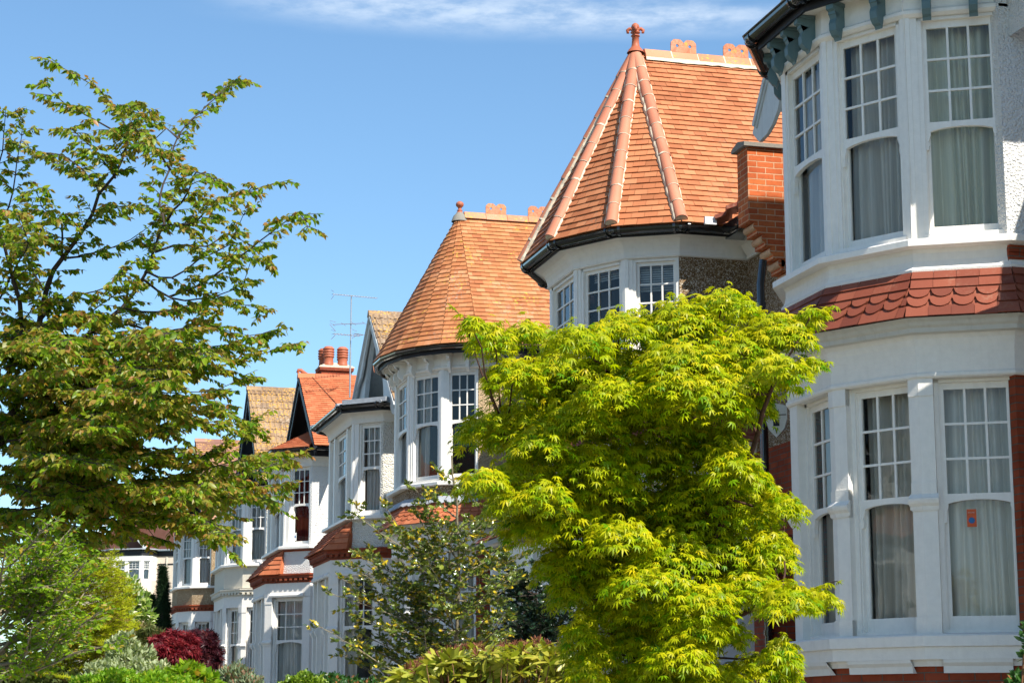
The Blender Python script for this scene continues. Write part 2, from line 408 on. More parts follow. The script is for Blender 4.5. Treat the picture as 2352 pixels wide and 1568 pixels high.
def hiptile(mbt,mbm,A,B,r=.086,seg=.33):
    """half-round tiles from eave A up to apex B"""
    A=Vector(A);B=Vector(B); d=(B-A); L=d.length; d.normalize()
    side=d.cross(Vector((0,0,1))).normalized(); up=side.cross(d).normalized()
    n=int(L/seg); sg=L/n; K=8
    for i in range(n):
        s0=i*sg; s1=(i+1)*sg+.02
        r0=r*(1.03); r1=r*.93
        jit=(random.random()-.5)*.01
        rows=[]
        for s_,rr in ((s0,r0),(s1,r1)):
            c=A+d*s_+side*jit
            rows.append([c+(side*math.cos(t)+up*math.sin(t)*.95)*rr+up*.0 for t in [-.25+(PI+.5)*k/K for k in range(K+1)]])
        mbt.grid(rows)
        c=A+d*s0+side*jit; mbt.face([p for p in rows[0]])
        # mortar ring at the lap
        rr=r*.99
        ring=[[A+d*(s1-.03+e)+(side*math.cos(t)+up*math.sin(t)*.95)*(rr+.002) for t in [-.2+(PI+.4)*k/K for k in range(K+1)]] for e in (0,.028)]
        if i<n-1: mbm.grid(ring)
    # bedding
    for sgn in (-1,1):
        rows=[]
        m=int(L/.07)
        for k in range(m+1):
            c=A+d*(L*k/m); j=.004*math.sin(k*1.7)+(random.random())*.010
            rows.append([c+side*sgn*(r*.9)+up*.02,c+side*sgn*(r*1.04+j)-up*.0,c+side*sgn*(r*1.10+j)-up*.06])
        mbm.grid(rows if sgn>0 else [q[::-1] for q in rows],smooth=False)
    # end plug
    c=A+d*.0
    mbm.face([c-d*.004+(side*math.cos(t)+up*math.sin(t)*.95)*r*.93 for t in [-.2+(PI+.4)*k/K for k in range(K+1)]])
def ridge(mbt,mbm,A,B,r=.12,seg=.42,crest=None):
    A=Vector(A);B=Vector(B); d=(B-A); L=d.length; d.normalize(); side=d.cross(Vector((0,0,1))).normalized(); up=side.cross(d)
    n=max(1,int(L/seg)); sg=L/n
    for i in range(n):
        j=(random.random()-.5)*.012
        p0=A+d*(i*sg+.004)+up*j; p1=A+d*((i+1)*sg-.004)+up*j
        prof=[(-1,-.95),(-.32,.12),(0,.24),(.32,.12),(1,-.95)]
        rows=[[p+side*x*r+up*y*r for x,y in prof] for p in (p0,p1)]
        for q in range(4): mbt.face([rows[0][q],rows[0][q+1],rows[1][q+1],rows[1][q]])
        mbt.face(rows[0][::-1]); mbt.face(rows[1])
        if mbm is not None and i<n-1:
            rows=[[p+side*x*r*1.02+up*y*r*1.03 for x,y in prof] for p in (p1-d*.004,p1+d*.012)]
            for q in range(4): mbm.face([rows[0][q],rows[0][q+1],rows[1][q+1],rows[1][q]])
        if crest and i%2==crest-1:
            base=p0+d*sg*.5+up*r*.1
            crestplate(mbt,base,d,up,side,sg*.96)
    if mbm is not None:
        for sgn in (-1,1):
            rows=[]; m=int(L/.1)
            for k in range(m+1):
                c=A+d*(L*k/m); j=random.random()*.02
                rows.append([c+side*sgn*r*.97-up*r*.88,c+side*sgn*(r*1.08+j*.3)-up*(r*1.15+.02+j)])
            mbm.grid(rows if sgn>0 else [q[::-1] for q in rows],smooth=False)
def crestplate(mb,base,d,up,side,w):
    t=.022; R_=w/4; hr=.024; zc=R_*1.02+.015
    for sx in (-1,1):
        c=base+d*sx*R_+up*zc; K=24
        def sq(a):
            x,y=math.cos(a),math.sin(a); m=max(abs(x),abs(y)); k=min(1.0/m, (1.5 if y>0 else 9)/(abs(x)+abs(y)))
            return x*k*R_,y*k*R_
        for f_ in (-1,1):
            o=side*f_*t/2
            for k in range(K):
                a,b=2*PI*k/K,2*PI*(k+1)/K
                xa,ya=sq(a);xb,yb=sq(b)
                q=[c+o+d*xa+up*ya,c+o+d*xb+up*yb,c+o+(d*math.cos(b)+up*math.sin(b))*hr,c+o+(d*math.cos(a)+up*math.sin(a))*hr]
                mb.face(q if f_<0 else q[::-1])
        for k in range(K):
            a,b=2*PI*k/K,2*PI*(k+1)/K; xa,ya=sq(a);xb,yb=sq(b); o=side*t/2
            mb.face([c-o+d*xa+up*ya,c+o+d*xa+up*ya,c+o+d*xb+up*yb,c-o+d*xb+up*yb])
            h=lambda an:(d*math.cos(an)+up*math.sin(an))*hr
            mb.face([c-o+h(a),c-o+h(b),c+o+h(b),c+o+h(a)])
# ------------------------------------------------------------------ windows
def window(root,P,Q,ml,mr,z0,zg0,zt,zg1,z1,rows=3,cols=3,curtain='curtain',cstyle='full',deep=.07,label=None,simple_=False,open_top=0):
    """sash window in the face P->Q; frame from ml to len-mr"""
    P=Vector((P[0],P[1],0)); Q=Vector((Q[0],Q[1],0)); d=(Q-P); L=d.length; d.normalize(); nrm=Vector((d.y,-d.x,0)); Z=Vector((0,0,1))
    a=ml; b=L-mr; ax=(d,nrm,Z)
    f=MB()
    def bx(u0,u1,za,zb,w0,w1,m=f):
        m.box(P+d*(u0+u1)/2+nrm*(w0+w1)/2+Z*(za+zb)/2,(u1-u0,w1-w0,zb-za),ax)
    J=.042
    bx(a,a+J,z0,z1,-deep-.05,-deep+.035); bx(b-J,b,z0,z1,-deep-.05,-deep+.035); bx(a,b,z1-.05,z1-.001,-deep-.05,-deep+.035)
    # stepped architrave bead
    bx(a+J-.001,a+J+.010,z0,z1-.05,-deep-.05,-deep+.008); bx(b-J-.010,b-J+.001,z0,z1-.05,-deep-.05,-deep+.008)
    S=.036; ua=a+J+.008; ub=b-J-.008
    # lower sash (set back)
    w0,w1=-deep-.085,-deep-.045
    bx(ua,ua+S,z0+.02,zt,w0,w1); bx(ub-S,ub,z0+.02,zt,w0,w1); bx(ua+S,ub-S,z0+.02,zg0,w0,w1-.002)
    bx(a,b,z0,z0+.045,-deep-.05,-deep+.05)
    # upper sash with arched bottom rail
    w0,w1=-deep-.045,-deep-.005
    zs=zt-.02
    bx(ua,ua+S,zs,z1-.05,w0,w1); bx(ub-S,ub,zs,z1-.05,w0,w1); bx(ua+S,ub-S,zg1,z1-.05,w0,w1-.002)
    K=12; um=(ua+ub)/2; hw=(ub-ua)/2; rise=min(.12,hw*.24)
    lo=[];hi=[]
    for k in range(K+1):
        t=-1+2*k/K; u_=um+hw*t
        lo.append((u_,zt-.035-rise+rise*math.sqrt(max(0,1-t*t*.93)) )); hi.append((u_,zt+.02))
    for k in range(K):
        q=[lo[k],lo[k+1],hi[k+1],hi[k]]
        fr=[P+d*u_+Z*z_+nrm*(w1+.004) for u_,z_ in q]; bk=[p-nrm*.045 for p in fr]
        f.face(fr); f.face([bk[0],bk[1],fr[1],fr[0]]); f.face([fr[3],fr[2],bk[2],bk[3]])
    # horns
    for s_,u_ in ((1,ua),(-1,ub)):
        pr=[(0,0),(0,-.17),(.02,-.175),(.03,-.13),(.022,-.09),(.045,-.03),(.045,0)]
        pts=[P+d*(u_+s_*x*.9)+Z*(zt-.035-rise+y+.04)+nrm*(w1+.006) for x,y in pr]
        if s_<0: pts=pts[::-1]
        f.prism(pts[::-1],-nrm*.04)
    # glazing bars
    g0,g1=ua+S,ub-S; B=.022
    bz=zt+.02; H=zg1-bz
    zz=[bz+H*k/rows for k in range(rows+1)]
    for k in range(1,cols):
        u_=g0+(g1-g0)*k/cols; bx(u_-B/2,u_+B/2,bz,zg1,w0+.006,w1-.006)
    for k in range(1,rows):
        z_=zz[k]; bx(g0,g1,z_-B/2,z_+B/2,w0+.008,w1-.004)
    win=f.build('window','white',root)
    if label: win['label']=label
    g=MB()
    gw=-deep-.03
    for (u0,u1,za,zb,w_) in ((g0,g1,zt-.03,zg1,-deep-.028),(g0,g1,zg0,zt+.0,-deep-.068)):
        g.face([P+d*u0+Z*za+nrm*w_,P+d*u1+Z*za+nrm*w_,P+d*u1+Z*zb+nrm*w_,P+d*u0+Z*zb+nrm*w_])
    g.build('pane','glass',win)
    if curtain:
        c=MB(); rows_=[]; 
        W=b-a; amp=.05; wv=-deep-.22; nn=max(12,int(W/.012))
        ph=random.random()*6; fr1=random.uniform(38,52); fr2=random.uniform(15,24)
        segs=[(a,b)] if cstyle=='full' else ([(a,a+W*.36),(b-W*.3,b)] if cstyle=='sides' else [(a,a+W*.3)])
        if cstyle=='part': segs=[(a,a+W*.46),(a+W*.52,b)]
        for (s0,s1) in segs:
            nn=max(10,int((s1-s0)/.01)); rws=[]
            ps=[random.uniform(-.02,.02) for _ in range(nn+1)]
            ph=random.random()*6
            for zi in range(7):
                t=zi/6; z_=z0-.05+(z1-z0+.02)*t; r=[]
                for k in range(nn+1):
                    u_=s0+(s1-s0)*k/nn; x_=u_+(.035*(1-t))*math.sin(u_*9+ph)
                    q=2*abs(math.sin(u_*fr1*.8+ph+.9*math.sin(u_*fr2*.6)))**.7-1; q2=math.sin(u_*fr2*1.3+ph*2)
                    r.append(P+d*x_+Z*z_+nrm*(wv+amp*(q*(.8+.4*(1-t))+.7*q2)))
                rws.append(r)
            c.grid(rws)
        c.build('curtain',curtain,win)
    return win
def blinds(root,P,Q,ml,mr,z0,z1):
    P=Vector((P[0],P[1],0)); Q=Vector((Q[0],Q[1],0)); d=(Q-P); L=d.length; d.normalize(); nrm=Vector((d.y,-d.x,0)); Z=Vector((0,0,1))
    m=MB(); z=z0
    while z<z1:
        a=P+d*ml+nrm*-.16+Z*z; b=P+d*(L-mr)+nrm*-.16+Z*z
        m.face([a,b,b+nrm*-.02+Z*.028,a+nrm*-.02+Z*.028]); z+=.032
    return m.build('blind','blind',root)
# ------------------------------------------------------------------ bays
def bay_poly(X0,yc,h,L1=.95,L2=.80,Xm=9.87):
    s1=L1*.866; x1=X0+L1*.5; s=s1+L2*.5; x2=x1+L2*.866
    return [(Xm,yc+h+s),(x2,yc+h+s),(x1,yc+h+s1),(X0,yc+h),(X0,yc-h),(x1,yc-h-s1),(x2,yc-h-s),(Xm,yc-h-s)]
def bay_cant(X0,yc,h,L1=.85,Xm=9.5):
    s=L1*.7071
    return [(Xm,yc+h+s),(X0+s,yc+h+s),(X0,yc+h),(X0,yc-h),(X0+s,yc-h-s),(Xm,yc-h-s)]
def ccap(mb,path,z):
    mb.face([Vector((p[0],p[1],z)) for p in path][::-1])
def storey(root,path,faces,z0,zg0,zt,zg1,z1,margins,wallmat,postmat,capital=None,curt=None,post_proud=0.0,deep=.07,split=None,chamfer=False):
    """faces: indices that carry windows; everything else is wall. split: dict face-> list of (u0,u1) window spans"""
    n=len(path)-1; split=split or {}
    # solid faces
    w=MB(); i=0
    solid=[k for k in range(n) if k not in faces]
    runs=[]
    for k in solid:
        if runs and runs[-1][-1]==k-1: runs[-1].append(k)
        else: runs.append([k])
    for r in runs:
        pts=[path[k] for k in range(r[0],r[-1]+2)]
        if r[0]-1 in faces:
            q=Vector(path[r[0]]); a=Vector(path[r[0]-1]); pts=[tuple(q+(a-q).normalized()*margins(r[0]-1)[1])]+pts
        if r[-1]+1 in faces and r[-1]+1<n:
            q=Vector(path[r[-1]+1]); a=Vector(path[r[-1]]); pts[-1]=tuple(q+(a-q).normalized()*.15)
            mm_=MB(); sp=subpath(path,r[-1]+1,.15,margins(r[-1]+1)[0]); solid_strip(mm_,sp,post_proud,-.12,z0,z1); pp_=mm_.build('bay_post',postmat,root)
            if capital:
                c=MB(); sweep(c,subpath(path,r[-1]+1,.14,margins(r[-1]+1)[0]+.015),[(.0,capital-.10),(.015,capital-.10),(.045,capital-.045),(.055,capital),(.01,capital+.045),(0,capital+.05)],ends=True); c.build('capital',postmat,pp_)
        mb=MB(); solid_strip(mb,pts,0.0,-.12,z0,z1)
        mb.build('wall',wallmat,root)
    # posts between neighbouring window faces
    for k in faces:
        if k+1 in faces:
            sp=subpath(path,k+1,margins(k)[1],margins(k+1)[0])
            m=MB(); solid_strip(m,sp,post_proud,-.12,z0,z1)
            if chamfer:
                for za,zb in ((z0,z0+.16),(zt-.14,zt+.12),(z1-.18,z1)):
                    solid_strip(m,sp,post_proud+.012,-.06,za+.001,zb-.001)
            else:
                cp=subpath(path,k+1,.045,.045); solid_strip(m,cp,post_proud+.014,-.01,z0+.001,z1-.001)
            p=m.build('bay_post',postmat,root)
            if capital:
                c=MB(); sp2=subpath(path,k+1,margins(k)[1]+.015,margins(k+1)[0]+.015)
                pr=[(.0,capital-.10),(.015,capital-.10),(.02,capital-.07),(.045,capital-.045),(.055,capital-.02),(.055,capital),(.04,capital+.01),(.01,capital+.045),(0,capital+.05)]
                pr=[(o+post_proud,z) for o,z in pr]
                sweep(c,sp2,pr,ends=True); c.build('capital',postmat,p)
        if k in split:
            # intermediate posts inside a face
            P=Vector(path[k]);Q=Vector(path[k+1]); d=(Q-P).normalized()
            sps=split[k]
            for (a,b),(c_,e) in zip(sps[:-1],sps[1:]):
                m=MB(); solid_strip(m,[tuple(P+d*b),tuple(P+d*c_)],post_proud,-.12,z0,z1); p=m.build('bay_post',postmat,root)
                if capital:
                    c=MB(); cap=capital
                    pr=[(.0,cap-.10),(.015,cap-.10),(.045,cap-.045),(.055,cap),(.01,cap+.045),(0,cap+.05)]
                    sweep(c,[tuple(P+d*(b-.015)),tuple(P+d*(c_+.015))],[(o+post_proud,z) for o,z in pr],ends=True); c.build('capital',postmat,p)
    res=[]
    for k in faces:
        P,Q=path[k],path[k+1]; L=(Vector(Q)-Vector(P)).length
        ml,mr=margins(k)
        cu=(curt or {}).get(k,('curtain','full'))
        if k in split:
            for (a,b) in split[k]:
                res.append(window(root,P,Q,a,L-b,z0,zg0,zt,zg1,z1,cols=3 if b-a>.7 else 2,curtain=cu[0],cstyle=cu[1],deep=deep))
        else:
            res.append(window(root,P,Q,ml,mr,z0,zg0,zt,zg1,z1,curtain=cu[0],cstyle=cu[1],deep=deep,cols=3))
    return res
def gutter(root,path,off,z,r=.062,mat='gutter',joints=True,fascia=.13):
    m=MB(); pr=[]
    K=8
    for k in range(K+1):
        t=PI+PI*k/K
        pr.append((off+r+r*math.cos(t),z+r*math.sin(t)))
    pr.append((off+2*r+.006,z+.004)); pr.append((off+2*r-.008,z+.006)); 
    for k in range(K+1):
        t=2*PI-PI*k/K; pr.append((off+r+(r-.006)*math.cos(t),z+.004+(r-.006)*math.sin(t)))
    sweep(m,path,pr[::-1] if False else pr,smooth=False)
    if joints:
        P=offpath(path,off+r)
        for i in range(1,len(path)-1):
            for j in (i-1,i+1):
                if 0<=j<len(path):
                    d=(P[j]-P[i]); 
                    if d.length<.2: continue
                    d.normalize(); c=P[i]+d*.07
                    m.tube([Vector((c.x,c.y,z-.012)),Vector((c.x+d.x*.035,c.y+d.y*.035,z-.012))],r*1.12,12)
            m.lathe((P[i].x,P[i].y,z-.012),[(0,-r*1.02),(r*.7,-r*.8),(r*1.03,-.01),(r*.9,.01)],12)
    g=m.build('gutter',mat,root)
    f=MB(); solid_strip(f,path,off-.004,off-.03,z-fascia,z+.03)
    f.build('fascia','blackwood' if mat=='gutter' else 'white',g)
    return g
def bracket_poly(P,d,nrm,z,H=.42,O=.36,T=.085):
    """P at the wall (Vector), z top; S-scroll corbel outline"""
    pr=[(0,0),(O,0),(O,-.085),(O-.035,-.10),(O-.035,-.13),(O-.09,-.15),(O-.12,-.125),(O-.15,-.115),(.16,-.13),(.145,-.17),(.165,-.22),(.16,-.29),(.125,-.335),(.09,-.35),(.075,-.38),(.05,-H),(0,-H)]
    pts=[P+nrm*x+Vector((0,0,z+y))-d*T/2 for x,y in pr]
    return pts,d*T
def brackets(root,path,z,mat,faces,H=.42,O=.36,T=.085,step=.36,corner=False):
    for k in faces:
        a=Vector((*path[k],0)); b=Vector((*path[k+1],0)); L=(b-a).length; d=(b-a).normalized(); nrm=Vector((d.y,-d.x,0))
        n=max(1,round(L/step))
        for i in range(n):
            p=a+d*(L*(i+.5)/n)
            m=MB(); pts,ax=bracket_poly(p,d,nrm,z,H,O,T); m.prism(pts,ax)
            m.box(p+nrm*(O*.5)+Vector((0,0,z-.02)),(T*1.25,O*1.0,.036),(d,nrm,Vector((0,0,1))))
            m.build('bracket',mat,root)
def soffit(mb,path,o1,z):
    a=offpath(path,0.0); b=offpath(path,o1)
    for j in range(len(path)-1):
        mb.face([Vector((a[j].x,a[j].y,z)),Vector((a[j+1].x,a[j+1].y,z)),Vector((b[j+1].x,b[j+1].y,z)),Vector((b[j].x,b[j].y,z))])
def downpipe(root,pts,r=.035,name='downpipe'):
    m=MB(); m.tube(pts,r,10)
    P=[Vector(p) for p in pts]
    for a,b in zip(P[:-1],P[1:]):
        d=b-a
        if d.length>1.0:
            n=int(d.length/1.1)
            for i in range(n+1):
                c=a+d*((i+.2)/(n+.6)); dn=d.normalized(); m.tube([c,c+dn*.06],r*1.25,10)
    return m.build(name,'gutter',root)
Z=Vector((0,0,1))
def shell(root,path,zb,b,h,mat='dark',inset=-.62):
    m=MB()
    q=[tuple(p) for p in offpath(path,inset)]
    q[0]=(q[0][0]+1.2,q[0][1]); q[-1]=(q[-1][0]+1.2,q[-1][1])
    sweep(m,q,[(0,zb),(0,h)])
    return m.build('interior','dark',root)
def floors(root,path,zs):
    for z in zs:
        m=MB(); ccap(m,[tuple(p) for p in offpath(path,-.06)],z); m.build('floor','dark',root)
def lower_storey(root,path,b,faces,margins,base='brick',post='white_wall',curt=None,ret='brick',split=None,gnd=-1.4,deep=.12):
    m=MB(); sweep(m,path,[(0,gnd),(0,.58+b)]); m.build('base_wall',base,root)
    m=MB()
    # sill course: stepped mouldings, the lower one broken below each post
    sweep(m,path,[(0,.56+b),(.10,.56+b),(.10,.665+b),(.13,.675+b),(.13,.765+b),(.11,.78+b),(-.1,.80+b)])
    sweep(m,path,[(.0,.50+b),(.035,.50+b),(.05,.54+b),(.05,.56+b)])
    m.build('sill',post,root)
    m=MB()
    for k in faces:
        P=Vector(path[k]);Q=Vector(path[k+1]); d=(Q-P).normalized(); L=(Q-P).length
        sweep(m,[tuple(P+d*.13),tuple(P+d*(L-.13))],[(.0,.44+b),(.06,.44+b),(.065,.50+b),(.095,.53+b),(.10,.559+b)],ends=True)
    m.build('sill_moulding',post,root)
    storey(root,path,faces,.78+b,.95+b,2.03+b,3.01+b,3.12+b,margins,ret,post,capital=2.0+b,curt=curt,post_proud=.0,deep=deep,split=split,chamfer=True)
def frieze(root,path,b,mat='white_wall',corn='cornice'):
    m=MB(); pr=[(-.08,3.10),(.02,3.10),(.035,3.115),(.035,3.14),(.02,3.155)]
    pr+=[(.02+.10*(1-math.cos(t))/1.0,3.155+.345*math.sin(t)/1.0) for t in [PI/2*k/6 for k in range(7)]]
    sweep(m,path,[(o,z+b) for o,z in pr]); m.build('frieze',mat,root)
    m=MB(); sweep(m,path,[(.12,3.49+b),(.17,3.50+b),(.17,3.54+b),(.20,3.56+b),(.21,3.59+b),(.26,3.62+b),(.0,3.625+b)]); m.build('cornice',corn,root)
def apron_ring(root,path,b,mat='apron',faces=None,z0=3.63,z1=4.12,o0=.30,o1=.03,course=.10,name='apron_roof',w=.17,scale_rows=True):
    lo=[Vector((p.x,p.y,z0+b)) for p in offpath(path,o0)]; hi=[Vector((p.x,p.y,z1+b)) for p in offpath(path,o1)]
    m=MB()
    for k in (faces or range(len(path)-1)):
        under(m,lo[k],lo[k+1],hi[k],hi[k+1])
        if not scale_rows: tiles(m,lo[k],lo[k+1],hi[k],hi[k+1],course,w,th=.014)
        else:
            L=((hi[k]+hi[k+1])/2-(lo[k]+lo[k+1])/2).length; n=5
            for r in range(n):
                t0,t1=r/n,(r+1)/n
                a,b_,c,d=lo[k].lerp(hi[k],t0),lo[k+1].lerp(hi[k+1],t0),lo[k].lerp(hi[k],t1),lo[k+1].lerp(hi[k+1],t1)
                tiles(m,a,b_,c,d,L/n,w,th=.014,tail='round' if r in(1,2) else 'flat')
    return m.build(name,mat,root)
def upper_sill(root,path,b,mat='white',zs=4.32):
    m=MB(); sweep(m,path,[(.0,zs-.01+b),(.09,zs-.012+b),(.135,zs+b),(.135,zs+.055+b),(.115,zs+.07+b),(-.1,zs+.09+b)]); m.build('sill',mat,root)
def roundpath(path,f=.27):
    out=[path[0],path[1]] if False else [path[0]]
    for i in range(1,len(path)-1):
        p=Vector(path[i]); a=Vector(path[i-1]); b=Vector(path[i+1])
        la=min((a-p).length,1.3)*f; lb_=min((b-p).length,1.3)*f
        if i in (1,len(path)-2): out.append(tuple(p)); continue
        out+= [tuple(p+(a-p).normalized()*la),tuple(p+(b-p).normalized()*lb_)]
    return out+[path[-1]]
def turret_roof(root,path,Xa,yc,ze,za,off,mat,hips,Xb=16,tw=.165,course=.105):
    lo=[Vector((p.x,p.y,ze)) for p in offpath(path,off)]
    apex=Vector((Xa,yc,za)); back=Vector((Xb,yc,za))
    m=MB(); n=len(path)-1; hl=[]
    for k in range(1,n-1):
        tiles(m,lo[k],lo[k+1],apex,apex,course,tw); under(m,lo[k],lo[k+1],apex,apex)
    e0,e1=lo[n-1],Vector((Xb,lo[n-1].y,ze)); tiles(m,e0,e1,apex,back,course,tw); under(m,e0,e1,apex,back)
    f0,f1=Vector((Xb,lo[1].y,ze)),lo[1]; under(m,f0,f1,back,apex,-.0)
    r=m.build('roof',mat,root)
    if hips:
        a=MB();c=MB()
        for k in range(2,n):
            hiptile(a,c,lo[k]+Vector((0,0,.03)),apex+(lo[k]-apex).normalized()*.12+Vector((0,0,.03)))
            a.build('hip_tiles','hip',r); c.build('hip_mortar','mortar',r); a=MB();c=MB()
    return r,apex,back
# ------------------------------------------------------------------ houses
Xm=9.87
GR='bay-fronted houses in the terrace'
def party_wall(root,X0,X1,Y0,Y1,ztop,zb,mat='brick_orange'):
    m=MB(); m.box(((X0+X1)/2,(Y0+Y1)/2,(ztop+zb)/2),(X1-X0,Y1-Y0,ztop-zb))
    n=5
    for i in range(n):   # corbels, each course pair steps back to the main wall
        xa=X0+.105*(i+1); zt=zb-.15*i
        m.box(((xa+X1)/2-.001*i,(Y0+Y1)/2,zt-.075),(X1-xa,Y1-Y0-.002*i,.15))
        m.tube([(xa+.0,Y0+.003,zt-.05),(xa+.0,Y1-.003,zt-.05)],.05,10)
    p=m.build('party_wall',mat,root)
    c=MB(); x0=X0-.06
    prof=[(Y0-.05,ztop),(Y1+.05,ztop),(Y1+.05,ztop+.05),((Y0+Y1)/2,ztop+.10),(Y0-.05,ztop+.05)]
    c.prism([Vector((x0,y,z)) for y,z in prof],Vector((X1-x0,0,0))); c.build('coping','stone',p)
    return p
def house_main(root,y0,y1,b,mat,zlow,lowmat,X=Xm,roofz=6.9,tile='tile',ridge_z=8.9,roof=True,eave=.42):
    """the main front wall behind the bay, its entrance door and the main roof slope"""
    m=MB(); sweep(m,[(X,y1),(X,y0)],[(0,zlow+b),(0,roofz-.05+b)]); sweep(m,[(X+6,y1),(X,y1)],[(0,-1.4),(0,roofz-.1+b)]); sweep(m,[(X,y0),(X+6,y0)],[(0,-1.4),(0,roofz-.1+b)])
    m.build('wall',mat,root)
    m=MB(); sweep(m,[(X,y1),(X,y0)],[(0,-1.4),(0,zlow+b)]); m.build('lower_wall',lowmat,root)
    if roof:
        m=MB(); e0=Vector((X-eave,y1,roofz+b)); e1=Vector((X-eave,y0,roofz+b)); t0=Vector((X+3.4,y1,ridge_z+b)); t1=Vector((X+3.4,y0,ridge_z+b))
        tiles(m,e0,e1,t0,t1,.21,.33); under(m,e0,e1,t0,t1)
        m.face([t0,t1,t1+Vector((3,0,-2)),t0+Vector((3,0,-2))]); m.build('main_roof',tile,root)
        m=MB(); m.box((X-eave/2,(y0+y1)/2,roofz-.06+b),(eave-.01,y1-y0,.02)); m.box((X-eave+.0,(y0+y1)/2,roofz-.07+b),(.025,y1-y0,.14)); m.build('eaves_board','white',root)
def gable(root,Xg,yc,zb,za,hw,tile,b=0,Xb=15,barge='barge',style='lobes',wall='roughcast',corr=False,tw=.165,course=.105,frontX=None,bw=.30,lich=None):
    """street-facing gable: ridge runs back from (Xg,yc,za); hw half width at zb"""
    frontX=frontX or Xg+.35
    m=MB()
    A=Vector((Xg,yc,za+b)); Bk=Vector((Xb,yc,za+b)); n0=Vector((Xg,yc-hw,zb+b)); n1=Vector((Xb,yc-hw,zb+b)); f0=Vector((Xg,yc+hw,zb+b)); f1=Vector((Xb,yc+hw,zb+b))
    tiles(m,n0,n1,A,Bk,course,tw,corr=corr); under(m,n0,n1,A,Bk,.02); tiles(m,f1,f0,Bk,A,course*2,tw*2); under(m,f1,f0,Bk,A,.02)
    r=m.build('roof',tile,root)
    a=MB(); ridge(a,None,A+Vector((-.03,0,.03)),Bk+Vector((0,0,.03)),.13,.45); a.build('ridge_tiles',lich or tile,r)
    w=MB(); w.face([(frontX,yc+hw*.93,zb+b),(frontX,yc-hw*.93,zb+b),(frontX,yc,za+b-.12)]); 
    w.face([(frontX,yc+hw*.93,zb+b-.9),(frontX,yc-hw*.93,zb+b-.9),(frontX,yc-hw*.93,zb+b),(frontX,yc+hw*.93,zb+b)])
    w.build('gable_wall',wall,root)
    # bargeboards
    for s in (-1,1):
        d=Vector((0,s*hw,zb-za)); L=d.length; d.normalize(); up=Vector((0,s*(za-zb),hw)).normalized()
        if s>0 and up.z<0: up=-up
        up=Vector((0,-d.z*s,d.y*s)); 
        if up.z<0: up=-up
        top=Vector((Xg+.02,yc,za+b-.02))
        if style=='lobes':
            out=[(0,0)]; low=[]
            K=34
            for k in range(K+1):
                t=k/K; s_=L*t*1.06
                w_=bw
                if t<.32: w_=bw*(.75+.3*math.sin(t/.32*PI/2))
                elif t<.42: w_=bw*1.25
                elif t<.55: w_=bw*(.8+.25*math.cos((t-.42)/.13*PI))
                elif t<.8: w_=bw*.62
                else: w_=bw*(.62+.75*math.sin((t-.8)/.2*PI)**.8)
                low.append((s_,-w_))
            poly=[(0,0),(L*1.06,0)]+low[::-1]
        else:
            poly=[(0,0),(L*1.02,0),(L*1.02,-bw),(0,-bw)]
        pts=[top+d*x+up*y for x,y in poly]
        bb=MB()
        if s<0: pts=pts[::-1]
        bb.prism(pts,Vector((.045,0,0)))
        # verge mould
        bb.box(top+d*(L*.52)+up*(-.03)+Vector((-.02,0,0)),(.03,L*1.04,.06),(Vector((1,0,0)),d,up))
        bb.box(top+d*(L*.52)+up*(-.10)+Vector((-.012,0,0)),(.02,L*1.04,.02),(Vector((1,0,0)),d,up))
        bb.build('bargeboard',barge,root)
        uc=MB(); uc.box(top+d*(L*.5)+up*(-.06)+Vector(((frontX-Xg)/2+.03,0,0)),(frontX-Xg,L*1.0,.03),(Vector((1,0,0)),d,up)); uc.build('verge_soffit',barge,root)
    return r,A,Bk
# ---------- house A (nearest, right)
def margA(k): return {3:(.10,.08),4:(.115,.065),5:(.11,.0)}.get(k,(.12,.12))
A=thing('terraced_house','nearest white bay-fronted house at right with teal brackets and dark red scalloped apron tiles','house',(9.0,17.9,-1.0),GR)
yA=17.85; pA=bay_poly(7.8,yA,.53,.95,.86,10.2)
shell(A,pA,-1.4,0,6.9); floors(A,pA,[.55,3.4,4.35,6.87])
lower_storey(A,pA,0,[3,4,5],lambda k:{3:(.18,.10),4:(.14,.11),5:(.13,.0)}.get(k,(.15,.15)),base='brick',ret='brick',curt={3:('curtain','full'),4:('curtain','full'),5:('curtain','full')})
frieze(A,pA,0); apron_ring(A,pA,0,'apron',w=.205)
m=MB(); sweep(m,pA,[(.02,4.05),(.055,4.085),(.06,4.11),(.03,4.14),(.012,4.2),(.01,4.27),(.03,4.31),(.03,4.33)]); m.build('cove','white_wall',A)
upper_sill(A,pA,0)
storey(A,pA,[3,4,5],4.41,4.54,5.52,6.46,6.58,margA,'roughcast','white',deep=.045,curt={3:('curtain','full'),4:('curtain','full'),5:('curtain_gold','full')})
m=MB(); sweep(m,pA,[(.0,6.56),(.02,6.565),(.05,6.59),(.05,6.62),(.03,6.635),(.012,6.65),(.012,6.90)]); m.build('upper_frieze','white',A)
m=MB(); soffit(m,pA,.22,6.885); m.build('soffit','white',A)
brackets(A,pA,6.88,'teal',[2,3,4,5],H=.28,O=.205,T=.08,step=.42)
gutter(A,pA,.225,6.97,.068)
